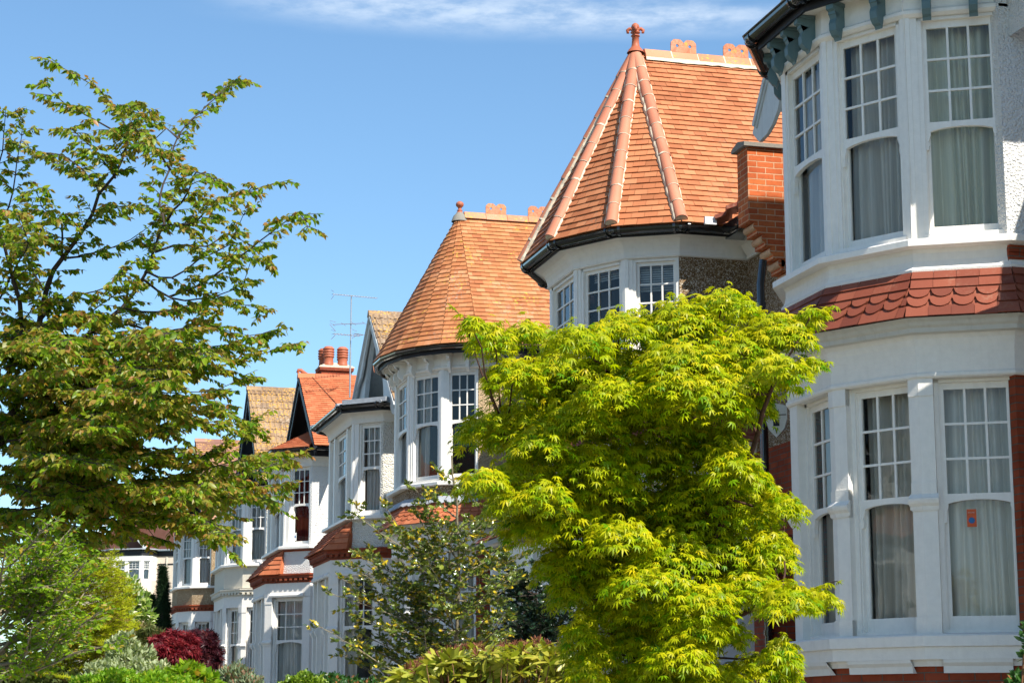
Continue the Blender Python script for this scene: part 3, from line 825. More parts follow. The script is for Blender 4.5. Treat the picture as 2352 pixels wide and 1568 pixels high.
# roughcast return stands a little proud and ends above the brick
m=MB(); r0=Vector(pA[6]); r1=Vector(pA[7]); solid_strip(m,[(r0.x-.035,r0.y-.0),(r1.x,r1.y)],.05,-.1,4.30,6.86); m.build('return_wall','roughcast',A)
m=MB(); 
for q,(zz,oo) in enumerate(((4.30,.05),(4.235,.035),(4.17,.02))): solid_strip(m,[(r0.x-.02,r0.y),(r1.x,r1.y)],oo,-.1,zz-.065,zz-.002)
m.build('return_brick','brick',A)
m=MB(); solid_strip(m,[(r0.x+.01,r0.y),(r1.x,r1.y)],.0,-.1,3.125,4.11); m.build('return_wall','white_wall',A)
lo=offpath(pA,.38); m=MB()
flat=[Vector((p.x,p.y,6.99)) for p in lo]; flat2=[Vector((p.x*.35+9.2*.65,p.y*.35+yA*.65,7.12)) for p in lo]
for k in range(len(lo)-1): m.face([flat[k],flat[k+1],flat2[k+1],flat2[k]])
m.face(flat2[::-1]); m.build('bay_roof','lead',A)
house_main(A,8.4,22.2,0,'roughcast',3.9,'brick',X=10.2,roofz=6.6,ridge_z=9.2,eave=.3)
m=MB(); gy0,gy1,gyc=11.8,14.5,13.3  # unseen porch, added and sized to shade the ground floor bay
m.prism([Vector((8.75,gy0,-1.2)),Vector((8.75,gy1,-1.2)),Vector((8.75,gy1,5.3)),Vector((8.75,gyc,6.2)),Vector((8.75,gy0,5.3))],Vector((1.4,0,0))); PA=m.build('porch','white_wall',A)
m=MB()
for s_ in (-1,1):
    e=Vector((8.5,gyc+s_*1.3,5.15)); q=Vector((10.2,gyc+s_*1.3,5.15)); r_=Vector((8.5,gyc,6.35)); k_=Vector((10.2,gyc,6.35))
    if s_<0: tiles(m,e,q,r_,k_,.11,.17); under(m,e,q,r_,k_)
    else: tiles(m,q,e,k_,r_,.11,.17); under(m,q,e,k_,r_)
m.lathe((8.6,gyc,6.3),[(.05,0),(.05,.15),(.11,.25),(.05,.35),(0,.4)],10)
m.build('shade_porch_roof','apron',PA)
gable(A,8.72,yA,7.2,11.45,2.95+.5,'tile_old',Xb=14,bw=.42,frontX=9.1)
# corner cable
m=MB(); c4=Vector((*offpath(pA,.02)[5],0)); m.tube([c4+Z*4.4,c4+Z*5.3+Vector((.004,-.003,0)),c4+Z*6.1,c4+Z*6.6,c4+Vector((-.03,-.04,0))+Z*6.66,c4+Vector((-.02,-.03,0))+Z*6.88],.006,6); m.build('cable','white',A)
# porch wall between A and B with red brick + alarm box and downpipe
# ---------- house B turret
B=thing('terraced_house','turreted house with hip-tiled cone roof and fleur finial behind the lime green maple','house',(9.0,26.4,-1.0),GR)
yB=26.38; pB=bay_poly(7.8,yB,.64,.92,.74)
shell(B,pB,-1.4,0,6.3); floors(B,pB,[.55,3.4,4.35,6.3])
lower_storey(B,pB,0,[3,4,5],lambda k:(.15,.15) if k<5 else (.15,.04),base='white_wall',ret='white_wall')
frieze(B,pB,0,corn='white_wall'); apron_ring(B,pB,0,'apron',w=.205)
m=MB(); sweep(m,pB,[(.02,4.05),(.02,4.33)]); m.build('band_wall','pebble',B); upper_sill(B,pB,0)
storey(B,pB,[3,4,5],4.41,4.54,5.25,6.03,6.13,lambda k:(.10,.07) if k<5 else (.10,.01),'pebble','white',deep=.045,curt={3:(None,''),4:(None,''),5:(None,'')})
blinds(B,pB[5],pB[6],.16,.06,5.70,6.05); blinds(B,pB[4],pB[5],.2,.2,5.93,6.05)
m=MB(); pr=[(.0,6.12),(.03,6.125),(.04,6.14),(.03,6.16)]+[(.03+.24*(1-math.cos(t)),6.16+.24*math.sin(t)) for t in [PI/2*k/7 for k in range(8)]]
sweep(m,pB,pr); m.build('cove','white_wall',B)
gutter(B,pB,.27,6.46,.07,fascia=.09)
rB,apB,bkB=turret_roof(B,pB,8.93,yB,6.50,9.56,.385,'tile',True,tw=.175,course=.112)
a=MB();c=MB(); ridge(a,c,apB+Vector((.12,0,.05)),bkB+Vector((0,0,.05)),.13,.40,crest=2); a.build('ridge_tiles','ridge',rB); c.build('ridge_mortar','mortar',rB)
m=MB(); c0=apB+Vector((0,0,.02))
FS=.64
m.lathe(c0,[(r_,z_*FS) for r_,z_ in [(.13,-.02),(.10,.06),(.075,.10),(.062,.13),(.055,.2),(.05,.36),(.062,.37),(.068,.385),(.06,.40),(.045,.41),(.05,.44),(.075,.46),(.06,.49),(.035,.52),(.055,.56),(.062,.60),(.05,.65),(.02,.69),(0,.70)]],14)
for k in range(4):
    an=PI/4+k*PI/2+.5; dr=Vector((math.cos(an),math.sin(an),0))
    m.tube([c0+Z*.32+dr*.02,c0+Z*.35+dr*.05,c0+Z*.355+dr*.085,c0+Z*.33+dr*.115,c0+Z*.30+dr*.11,c0+Z*.30+dr*.09],[.03,.028,.026,.026,.024,.018],8)
m.build('finial','terracotta',rB)
house_main(B,22.45,31.8,0,'pebble',3.5,'brick',roofz=6.6,ridge_z=8.9,roof=False)
party_wall(B,8.98,12.5,22.28,22.62,7.0,6.05)
# valley stub and lead by the party wall
m=MB(); eB=offpath(pB,.43)[6]
for i in range(7):
    t=i/6; p=Vector((9.25+.5*t,24.25-1.2*t,6.52+.27*t)); m.box(p+Vector((0,0,random.uniform(-.02,.03))),(.24,.22,.05),(Vector((.9,-.3,.3)).normalized(),Vector((.3,.9,-.2)).normalized(),Vector((-.2,.1,1)).normalized()))
m.build('verge_tiles','apron',rB)
m=MB(); m.box((9.42,23.35,6.43),(.08,1.7,.12)); m.box((9.66,23.3,6.33),(.45,1.9,.03)); m.build('fascia','gutter',B)
m=MB(); m.box((9.15,24.05,6.50),(.16,.05,.10)); m.build('flashing','white_card',B)
m=MB(); sweep(m,[(Xm,24.5),(Xm,22.65)],[(.0,6.12),(.03,6.125),(.04,6.14),(.03,6.16),(.12,6.3),(.36,6.38)]); m.build('cove','white_wall',B)
downpipe(B,[(9.38,23.0,6.42),(9.38,23.0,6.1),(9.5,23.0,5.95),(9.76,22.95,5.85),(9.78,22.9,5.6),(9.78,22.85,2.0),(9.78,22.85,-1.2)],.042)
m=MB(); m.box((9.45,22.28,.4),(.9,.34,3.6)); m.build('porch_wall','brick',B)
downpipe(B,[(9.05,22.02,5.5),(9.0,22.0,5.2),(9.0,22.0,2.2),(9.0,22.0,-1.2)],.05)
m=MB(); m.box((9.0,22.0,1.75),(.2,.17,.26)); m.build('hopper','gutter',B)
# burglar alarm box: shield with lettering
al=thing('alarm_box','cream shield-shaped alarm box with black lettering beside the black downpipe','alarm box',(8.5,20.2,3.1))
sh=[(-.12,.16),(0,.19),(.12,.16),(.125,.02),(.09,-.10),(0,-.2),(-.09,-.10),(-.125,.02)]
cA=at(1783,964,22.6); dU=Vector((.9,-.43,0)).normalized(); nA=Vector((-.43,-.9,0)).normalized()
al.location=cA
m=MB(); m.prism([cA+dU*x+Z*z-nA*.0 for x,z in sh],-nA*.09); m.build('casing','bell',al)
m=MB()
m.prism([cA+nA*.003+dU*x+Z*z for x,z in [(-.112,.062),(.112,.062),(.112,.052),(-.112,.052)]],nA*.002)
m.prism([cA+nA*.003+dU*x+Z*z for x,z in [(-.035,-.0),(.035,-.0),(.035,-.07),(-.035,-.07)]],nA*.002)
m.prism([cA+nA*.003+dU*x+Z*z for x,z in [(-.045,.012),(.045,.012),(.045,.02),(-.045,.02)]],nA*.002)
m.prism([cA+nA*.003+dU*x+Z*z for x,z in [(-.02,-.09),(.02,-.09),(0,-.16)]],nA*.002)
m.build('emblem','ink',al)
def text(body,size,loc,dx,nz,mat,parent,name='lettering'):
    cu=bpy.data.curves.new(name,'FONT'); cu.body=body; cu.size=size; cu.align_x='LEFT'; cu.extrude=.001
    o=bpy.data.objects.new(name,cu); COL.objects.link(o)
    dg=bpy.context.evaluated_depsgraph_get(); me=bpy.data.meshes.new_from_object(o.evaluated_get(dg)); bpy.data.objects.remove(o)
    o=bpy.data.objects.new(name,me); me.materials.clear(); me.materials.append(MATS[mat]); COL.objects.link(o)
    zv=nz; xv=dx; yv=zv.cross(xv)
    M_=Matrix((xv,yv,zv)).transposed().to_4x4(); M_.translation=loc-parent_loc(parent); o.parent=parent; o.matrix_local=M_
    return o
text('BAN',.072,cA+nA*.004-dU*.112+Z*.072,dU,nA,'ink',al)
# ---------- house C
C=thing('terraced_house','turreted house with smooth conical clay roof and ball finial left of the maple','house',(9.0,37.4,-1.0),GR)
yC=37.36; pC=bay_poly(7.8,yC,.64,.93,.72)
shell(C,pC,-1.4,0,6.8); floors(C,pC,[.55,3.4,4.35,6.8])
lower_storey(C,pC,0,[3,4,5],lambda k:(.15,.15) if k<5 else (.15,.04),base='brick',ret='brick')
frieze(C,pC,0); apron_ring(C,pC,0,'tile_new',z1=4.05,course=.09)
m=MB(); sweep(m,pC,[(.02,4.02),(.02,4.33)]); m.build('band_wall','pebble',C)
m=MB(); q0=offpath(pC,.06); 
for k in range(3,6):
    lo_=[Vector((*offpath(pC,.13)[j],3.98)) for j in (k,k+1)]; hi_=[Vector((*offpath(pC,.045)[j],4.12)) for j in (k,k+1)]
    tiles(m,lo_[0],lo_[1],hi_[0],hi_[1],.17,.17,tail='round')
m.build('lead_flashing','lead',C)
upper_sill(C,pC,0)
storey(C,pC,[3,4,5],4.41,4.54,5.52,6.38,6.50,lambda k:(.10,.07) if k<5 else (.10,.01),'render_tan','white',deep=.045,curt={3:('curtain_white','sides'),4:('curtain','sides'),5:(None,'')})
m=MB(); sweep(m,pC,[(.0,6.48),(.02,6.485),(.055,6.51),(.055,6.53),(.02,6.56),(.012,6.80)]); m.build('upper_frieze','white',C)
m=MB(); soffit(m,roundpath(pC),.36,6.79); m.build('soffit','white',C)
brackets(C,pC,6.785,'white',[2,3,4,5],H=.24,O=.26,T=.06,step=.47)
gutter(C,roundpath(pC),.37,6.86,.066,joints=False)
rC,apC,bkC=turret_roof(C,roundpath(pC),8.92,yC,6.90,9.86,.47,'tile_old',False,tw=.17,course=.118)
m=MB(); ridge(m,None,apC+Vector((.10,0,.05)),bkC+Vector((0,0,.05)),.13,.42,crest=2); m.build('ridge_tiles','ridge',rC)
m=MB(); c0=apC+Vector((.02,0,0)); m.lathe(c0,[(.17,-.13),(.13,-.02),(.08,.03),(.07,.05)],10); m.build('lead_cap','stone',rC)
m=MB(); m.lathe(c0+Z*.04,[(r_*.72,z_*.62) for r_,z_ in [(.10,0),(.075,.05),(.06,.08),(.085,.10),(.05,.12),(.045,.16),(.06,.2),(.1,.24),(.112,.29),(.1,.345),(.05,.39),(0,.40)]],16); m.build('finial','terracotta',rC)
house_main(C,31.9,41.2,0,'pebble',3.5,'white_wall',roofz=6.6,ridge_z=8.9,roof=False)
downpipe(C,[(9.3,35.3,6.75),(9.7,35.2,6.3),(9.76,35.1,5.9),(9.76,35.1,-1.2)],.045)
m=MB(); m.box((9.75,33.6,6.62),(.3,3.4,.16)); m.build('fascia','gutter',C)
# ---------- porch of C: white arches under a tiled lean-to
po=MB(); Xp=8.75
def archwall(m,y0,y1,zs,zt_,yc_,r,X,t=.12,zb=-1.2):
    K=14; pts=[(yc_+r*math.cos(PI*k/K),zs+r*1.15*math.sin(PI*k/K)) for k in range(K+1)]  # near(-) .. far(+) reversed
    out=[(y1,zb),(y1,zt_),(y0,zt_),(y0,zb),(yc_-r,zb)]+pts[::-1]+[(yc_+r,zb)]
    # build as strips to stay planar & simple
    for dx in (0,t):
        prev=None
        for (ya,za) in [(yc_+r,zb)]+pts+[(yc_-r,zb)]:
            if prev:
                m.face([(X+dx,prev[0],prev[1]),(X+dx,ya,za),(X+dx,ya,zt_),(X+dx,prev[0],zt_)])
            prev=(ya,za)
        m.face([(X+dx,y1,zb),(X+dx,yc_+r,zb),(X+dx,yc_+r,zt_),(X+dx,y1,zt_)]); m.face([(X+dx,yc_-r,zb),(X+dx,y0,zb),(X+dx,y0,zt_),(X+dx,yc_-r,zt_)])
    seq=[(yc_+r,zb)]+pts+[(yc_-r,zb)]
    for (a,b_) in zip(seq[:-1],seq[1:]): m.face([(X,a[0],a[1]),(X+t,a[0],a[1]),(X+t,b_[0],b_[1]),(X,b_[0],b_[1])])
    m.face([(X,y0,zb),(X+t,y0,zb),(X+t,y0,zt_),(X,y0,zt_)])
archwall(po,32.6,33.7,1.75,2.75,33.15,.36,Xp); archwall(po,31.1,32.6,1.75,2.75,31.85,.52,Xp); archwall(po,30.0,31.1,1.75,2.75,30.55,.36,Xp)
for y_ in (33.7,32.6,31.1,30.0):
    po.box((Xp-.01,y_,.75),(.16,.16,4.1)); po.box((Xp-.02,y_,1.62),(.22,.22,.1)); po.box((Xp-.015,y_,1.72),(.19,.19,.05))
po.box((Xp+.03,31.85,2.82),(.2,3.95,.14)); po.box((Xp+.02,31.85,3.02),(.26,4.0,.06))
for yy in (32.9,32.3,31.4,30.8):
    po.box((Xp-.02,yy,2.48),(.03,.36,.03),(Vector((1,0,0)),Vector((0,.7,.7)),Vector((0,-.7,.7))))
PO=po.build('porch','white',C)
m=MB(); e0=Vector((Xp-.35,34.0,3.05)); e1=Vector((Xp-.35,29.8,3.05)); t0=Vector((Xm,34.0,4.05)); t1=Vector((Xm,29.8,4.05)); tiles(m,e0,e1,t0,t1,.11,.17); under(m,e0,e1,t0,t1); m.build('shade_porch_roof','apron',PO)
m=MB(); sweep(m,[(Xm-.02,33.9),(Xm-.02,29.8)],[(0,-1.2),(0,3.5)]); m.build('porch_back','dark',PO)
m=MB(); m.box((Xm-.06,31.8,.2),(.06,1.0,2.3)); m.build('front_door','curtain_red',PO)
# ---------- D
def stepped_apron(root,pl,pu_x,b,mat='tile_new',z0=3.68,z1=4.27,h=0):
    """tiles over the front of the lower bay, with a little hip at each end (pl: cant path)"""
    X0=pl[2][0]; yf,yn=pl[2][1],pl[3][1]; m=MB()
    e=offpath(pl,.17); a=Vector((*e[2],z0+b)); c=Vector((*e[3],z0+b)); k=Vector((.7071,-.7071,0)); kf=Vector((.7071,.7071,0))
    ta=Vector((X0+.37,yf+.38,z1+b)); tc=Vector((X0+.37,yn-.38,z1+b)); endn=c+k*.62; endf=a+kf*.62
    for q in ((a,c,ta,tc),(c,endn,tc,tc+Vector((.03,-.03,0))),(endf,a,ta+Vector((.03,.03,0)),ta)):
        tiles(m,*q,.115,.19,th=.024); under(m,*q)
    m.face([endn,endn+Vector((.25,.25,0)),tc+Vector((.2,.1,0)),tc])
    return m.build('apron_roof',mat,root)
def dentil(root,path,b,z0,z1,mat='brick_trim',tooth=True,faces=None,off=.09):
    m=MB(); zm=z1-.07
    sweep(m,path,[(0,zm+b),(off,zm+b),(off,z1-.0+b),(off+.03,z1+b),(off+.03,z1+.04+b),(-.02,z1+.05+b)])
    sweep(m,path,[(.0,z0+b),(.02,z0+b),(.02,zm+b)])
    for k in range(1,len(path)-2):
        a=Vector((*path[k],0)); c=Vector((*path[k+1],0)); L=(c-a).length; d=(c-a).normalized(); nrm=Vector((d.y,-d.x,0)); n=max(2,round(L/.15))
        for i in range(n):
            p=a+d*(L*(i+.5)/n)+nrm*(off*.5+.008)+Z*((z0+.05+zm)/2+b); m.box(p,(.075,off-.012,zm-z0-.05),(d,nrm,Z))
    return m.build('dentil_course',mat,root)
def cant_house(name_label,yc,X0,b,hf,L1,upcurt,lowcurt,wall,band,cover,Xmain,zh=6.40):
    H=thing('terraced_house',name_label,'house',(X0+1,yc,-1+b),GR)
    pl=bay_cant(X0-.38,yc,hf-.38,L1+.537,Xmain); pu=bay_cant(X0,yc,hf,L1,Xmain)
    W=2*hf-.76; s1=.44; split={2:[(.12,.12+s1),(.12+s1+.12,W-.12-s1-.12),(W-.12-s1,W-.12)]}; spl=split
    W=2*hf; s1=.52; wide=W-2*.12-2*s1-2*.12
    split={2:[(.12,.12+s1),(.12+s1+.14,W-.12-s1-.14),(W-.12-s1,W-.12)]}
    shell(H,pu,3.41+b,0,6.6+b); shell(H,pl,-1.4,0,3.39+b); floors(H,pl,[.55+b,3.4+b]); floors(H,pu,[4.28+b,6.5+b])
    lower_storey(H,pl,b,[2,3],lambda k:(.14,.14) if k==2 else (.22,.22),base='white_wall',ret='white_wall',split=spl,curt=lowcurt)
    m=MB(); sweep(m,pl,[(0,3.10+b),(.0,3.52+b)]); m.build('frieze','white_wall',H)
    # label hoods over the lower windows
    m=MB()
    for k,sp in ((2,spl[2]),(3,[(.2,L1+.537-.2)])):
        P=Vector(pl[k]);Q=Vector(pl[k+1]); d=(Q-P).normalized()
        for (u0,u1) in sp: sweep(m,[tuple(P+d*(u0-.03)),tuple(P+d*(u1+.03))],[(0,3.1+b),(.05,3.11+b),(.06,3.15+b),(.03,3.2+b),(0,3.21+b)],ends=True)
    m.build('hood_mould','white_wall',H)
    m=MB(); sweep(m,pu,[(0,3.60+b),(0,4.33+b)]); m.build('band_wall',wall,H)
    upper_sill(H,pu,b,zs=4.30)
    storey(H,pu,[2,3],4.38+b,4.50+b,5.42+b,zh-.12+b,zh+b,lambda k:(.14,.14) if k==2 else (.16,.06),wall,'white',split=split,curt=upcurt)
    if band=='apron': stepped_apron(H,pl,0,b,cover); dentil(H,pl,b,3.46,3.64)
    return H,pu
def cove(root,path,z,o=.26,h=.24,mat='white_wall'):
    m=MB(); pr=[(.0,z-.02),(.025,z-.015),(.03,z),(.02,z+.02)]+[(.02+o*(1-math.cos(t)),z+.02+h*math.sin(t)) for t in [PI/2*k/7 for k in range(8)]]
    sweep(m,path,pr); return m.build('cove',mat,root)
D,pD=cant_house('white roughcast house with white lobed gable bargeboards and grey lead bay roof',43.97,7.8,0,1.5,.80,{2:('curtain_white','full'),3:('curtain_white','full')},{2:('curtain','sides'),3:('curtain','sides')},'roughcast_cream','apron','tile_new',9.4)
cove(D,pD,6.40); gutter(D,pD,.29,6.72,.065)
lo=offpath(pD,.40); m=MB(); f1=[Vector((p.x,p.y,6.74)) for p in lo]; f2=[Vector((min(9.2,p.x+.45),p.y+(.5 if p.y<43.9 else -.5),6.86)) for p in lo]
for k in range(len(lo)-1): m.face([f1[k],f1[k+1],f2[k+1],f2[k]])
m.face(f2[::-1]); 
for k in (1,2,3,4): m.tube([f1[k]+Z*.015,f2[k]+Z*.02],.035,8)
P_,Q_=f1[3],f1[4]; m.box((P_+Q_)/2+Vector((.16,-.02,.07)),((Q_-P_).length,.14,.10),((Q_-P_).normalized(),Vector((.7,.7,0)),Z))
m.build('bay_roof','lead',D)
gable(D,8.40,43.9,6.72,9.17,2.85,'tile_brown',Xb=14,bw=.26,corr=True,tw=.33,course=.30,frontX=9.15)
m=MB(); K=16
arc=[(43.9+1.25*math.cos(PI*k/K)*(1-.45*math.sin(PI*k/K)),6.75+2.0*math.sin(PI*k/K)**.8) for k in range(K+1)]
for a_,b_ in zip(arc[:-1],arc[1:]):
    ta_=9.0-.86*abs(a_[0]-43.9); tb_=9.0-.86*abs(b_[0]-43.9)
    m.face([(8.52,a_[0],a_[1]),(8.52,b_[0],b_[1]),(8.52,b_[0],tb_),(8.52,a_[0],ta_)]); m.face([(8.52,a_[0],a_[1]),(8.62,a_[0],a_[1]),(8.62,b_[0],b_[1]),(8.52,b_[0],b_[1])])
for sg in (-1,1):
    m.face([(8.52,43.9+sg*1.25,6.75),(8.52,43.9+sg*2.4,6.75),(8.52,43.9+sg*2.4,6.95),(8.52,43.9+sg*1.25,7.9)])
m.build('arched_board','barge',D)
house_main(D,41.2,47.6,0,'roughcast',3.6,'brick',X=9.4,roofz=6.4,roof=False)
# ---------- E
E_,pE=cant_house('white roughcast house with orange tiled roof, black gable timbers and chimney',51.75,7.5,0,1.5,.85,{2:('curtain_white','sides'),3:('curtain_red','part')},{2:('curtain_white','full'),3:('curtain_white','full')},'roughcast','apron','tile_new',9.2)
m=MB(); solid_strip(m,pE,.006,-.01,4.235,4.295); m.build('brick_band','brick_trim',E_)
cove(E_,pE,6.38,.2,.22)
gutter(E_,pE,.26,6.78,.065,fascia=.2)
lo=offpath(pE,.38); lo3=[Vector((p.x,p.y,6.80)) for p in lo]; hi3=[Vector((8.15,52.6,7.35)),Vector((8.15,52.0,7.55)),Vector((8.15,51.6,7.55)),Vector((8.2,49.3,6.95))]
m=MB()
tiles(m,lo3[2],lo3[3],Vector((8.4,lo3[2].y-.5,7.5)),Vector((8.4,lo3[3].y+.75,7.5)),.105,.17); under(m,lo3[2],lo3[3],Vector((8.4,lo3[2].y-.5,7.5)),Vector((8.4,lo3[3].y+.75,7.5)))
tp=Vector((8.4,lo3[3].y+.75,7.5)); tiles(m,lo3[3],lo3[4],tp,tp+Vector((.3,-.2,0)),.105,.17); under(m,lo3[3],lo3[4],tp,tp+Vector((.3,-.2,0)))
m.face([lo3[1],lo3[2],Vector((8.4,lo3[2].y-.5,7.5))]); m.build('bay_roof','tile_new',E_)
rE,aE,bE=gable(E_,8.03,51.75,6.80,9.03,2.8,'tile_new',Xb=15,barge='blackwood',style='plain',wall='white_wall',frontX=8.5,bw=.26)
m=MB(); 
for yy in (-1.6,-1.2,-.8,-.4,0,.4,.8,1.2,1.6): m.box((8.48,51.75+yy,7.3),(.05,.12,2.4-abs(yy)*1.1))
m.box((8.475,51.75,7.25),(.06,4.6,.14)); m.build('gable_timber','blackwood',E_)
m=MB(); a0=aE+Vector((.02,0,.03))
pts=[a0+Vector((.22,0,.0)),a0+Vector((.12,0,.04)),a0+Vector((.04,0,.10)),a0+Vector((-.03,0,.10)),a0+Vector((-.05,0,.05)),a0+Vector((-.01,0,.03))]
m.tube(pts,[.03,.05,.05,.045,.04,.03],8); m.build('finial','terracotta',rE)
ch=MB(); ch.box((9.12,52.5,8.9),(.82,.62,.9)); ch.box((9.12,52.5,9.31),(.92,.72,.08)); chm=ch.build('chimney','brick_trim',E_)
m=MB(); m.prism([Vector((8.64,52.14,9.35)),Vector((9.6,52.14,9.35)),Vector((9.6,52.86,9.35)),Vector((8.64,52.86,9.35))],Z*.03)
for i in range(4):
    z=9.38+i*.03; s_=.40-i*.06; m.box((9.12,52.5,z+.015),(s_*2.2,s_*1.6,.032))
m.build('flaunching','mortar',chm)
for x_,y_ in ((8.92,52.33),(9.30,52.33),(8.85,52.68),(9.36,52.68)):
    m=MB(); m.lathe((x_,y_,9.42),[(.15,0),(.15,.03),(.135,.06),(.128,.20),(.135,.22),(.155,.235),(.155,.26),(.14,.27),(.135,.285),(.16,.30),(.16,.325),(.135,.335),(.135,.355),(.16,.37),(.16,.395),(.135,.405),(.135,.425),(.158,.44),(.158,.46),(.12,.50),(.10,.52),(.09,.52),(.08,.3)],18); m.build('chimney_pot','terracotta',chm)
house_main(E_,47.7,55.4,0,'roughcast',3.6,'brick',X=9.2,roofz=6.4,roof=False)
# aerial on E's roof
AE=thing('tv_aerial','thin grey television aerial mast standing on the roof ridge beside the chimney','aerial',(9.09,50,8.2))
m=MB(); m.tube([(9.09,50,8.2),(9.09,50,9.4)],.022,8); m.tube([(9.09,50,9.3),(9.09,50,10.88)],.016,8); m.build('mast','metal',AE)
def yagi(c,d,L,n,el,tilt=0):
    m=MB(); c=Vector(c); d=Vector(d).normalized(); s=Vector((d.y,-d.x,0)).normalized()
    m.tube([c-d*L/2,c+d*L/2],.009,6)
    for i in range(n):
        p=c-d*L/2+d*(L*i/(n-1)); e=s if not tilt else Z
        m.tube([p-e*el/2,p+e*el/2],.005,5)
    q=c-d*L/2
    for k in (-.12,.12): m.tube([q-s*el*.6+Z*k,q+s*el*.6+Z*k*.4],.006,5)
    return m.build('antenna','metal',AE)
yagi((9.18,50,10.86),(1,.25,.02),1.25,17,.13); m=MB()
yagi((9.03,50,10.12),(1,-.5,.0),.85,4,.45); yagi((8.98,50,9.83),(1,.3,.03),.75,9,.2); yagi((9.3,50,9.86),(.6,.8,.1),.5,5,.12)
# ---------- F, G (polygon bays, gables) and H, I
def poly_house(label,yc,X0,b,h,wall,up_wall,gab,lowbase='white_wall',uc=None,Xmain=9.4,zh=6.45,band=None):
    H=thing('terraced_house',label,'house',(X0+1,yc,-1+b),GR); p=bay_poly(X0,yc,h,.9,.75,Xmain)
    shell(H,p,-1.4,0,6.6+b); floors(H,p,[.55+b,3.4+b,4.3+b,6.5+b])
    W=2*h; sp={3:[(.12,.6),(.74,W-.74),(W-.6,W-.12)]} if W>2.2 else {}
    lower_storey(H,p,b,[3,4,5],lambda k:(.15,.15) if k<5 else (.15,.04),base=lowbase,ret='white_wall' if lowbase=='white_wall' else 'brick',split=sp)
    m=MB(); sweep(m,p,[(0,3.10+b),(0,3.52+b)]); m.build('frieze','white_wall',H)
    m=MB(); sweep(m,p,[(0,3.66+b),(0,4.33+b)]); m.build('band_wall',wall,H); upper_sill(H,p,b,zs=4.30)
    storey(H,p,[3,4,5],4.38+b,4.50+b,5.42+b,zh-.12+b,zh+b,lambda k:(.13,.13) if k<5 else (.14,.04),up_wall,'white',split=sp,curt=uc)
    return H,p
F_,pF=poly_house('white and cream house with lichen-spotted brown gable roof and black bargeboards',61.2,7.2,.25,1.2,'cream','roughcast_cream',0,uc={3:('curtain','full'),4:('curtain_white','full'),5:('curtain_white','full')})
m=dentil(F_,pF,.25,3.42,3.60,'cream'); cove(F_,pF,6.70,.2,.2); gutter(F_,pF,.24,7.02,.06)
lo=offpath(pF,.34); m=MB(); f1=[Vector((p.x,p.y,7.03)) for p in lo]; m.face(f1[::-1]); m.build('bay_roof','lead',F_)
gable(F_,7.9,61.15,7.0-.25,10.2-.25,2.9,'tile_brown',b=.25,Xb=14,barge='blackwood',style='plain',wall='white_wall',corr=True,tw=.33,course=.34,frontX=8.5,bw=.3,lich='tile_brown')
house_main(F_,55.5,66.5,.25,'roughcast',3.6,'brick',X=9.4,roofz=6.4,roof=False)
m=MB(); m.box((8.4,61.3,8.2),(.06,.16,2.6)); m.box((8.4,60.3,7.9),(.06,.14,2.0)); m.build('gable_timber','blackwood',F_)
downpipe(F_,[(8.3,58.4,7.0),(8.4,58.2,6.4),(8.4,58.2,0)],.05)
G_,pG=poly_house('tan pebbledash house with white sash bay and pinkish tiled gable behind the red maple','75.0' and 75.0,7.2,.5,.95,'pebble_far','pebble_far',0,uc={3:('curtain_white','full'),4:('curtain_white','full'),5:('curtain_white','full')})
dentil(G_,pG,.5,3.48,3.66,'brick_trim')
m=MB(); sweep(m,pG,[(0,6.93),(0,7.35)]); m.build('band_wall','pebble_far',G_); brackets(G_,pG,7.35,'blackwood',[3,4,5],H=.25,O=.3,T=.08,step=.4); m=MB(); soffit(m,pG,.45,7.37); m.build('soffit','blackwood',G_)
gutter(G_,pG,.42,7.42,.06); lo=offpath(pG,.5); m=MB(); m.face([Vector((p.x,p.y,7.45)) for p in lo][::-1]); m.build('bay_roof','lead',G_)
gable(G_,7.8,75.05,7.2-.5,10.45-.5,2.9,'tile_pink',b=.5,Xb=14,barge='blackwood',style='plain',wall='white_wall',frontX=8.3,bw=.3)
house_main(G_,66.6,80,.5,'pebble_far',3.6,'brick',X=8.9,roofz=6.4,roof=False)
downpipe(G_,[(8.25,73.1,7.3),(8.25,73.1,.2)],.05)
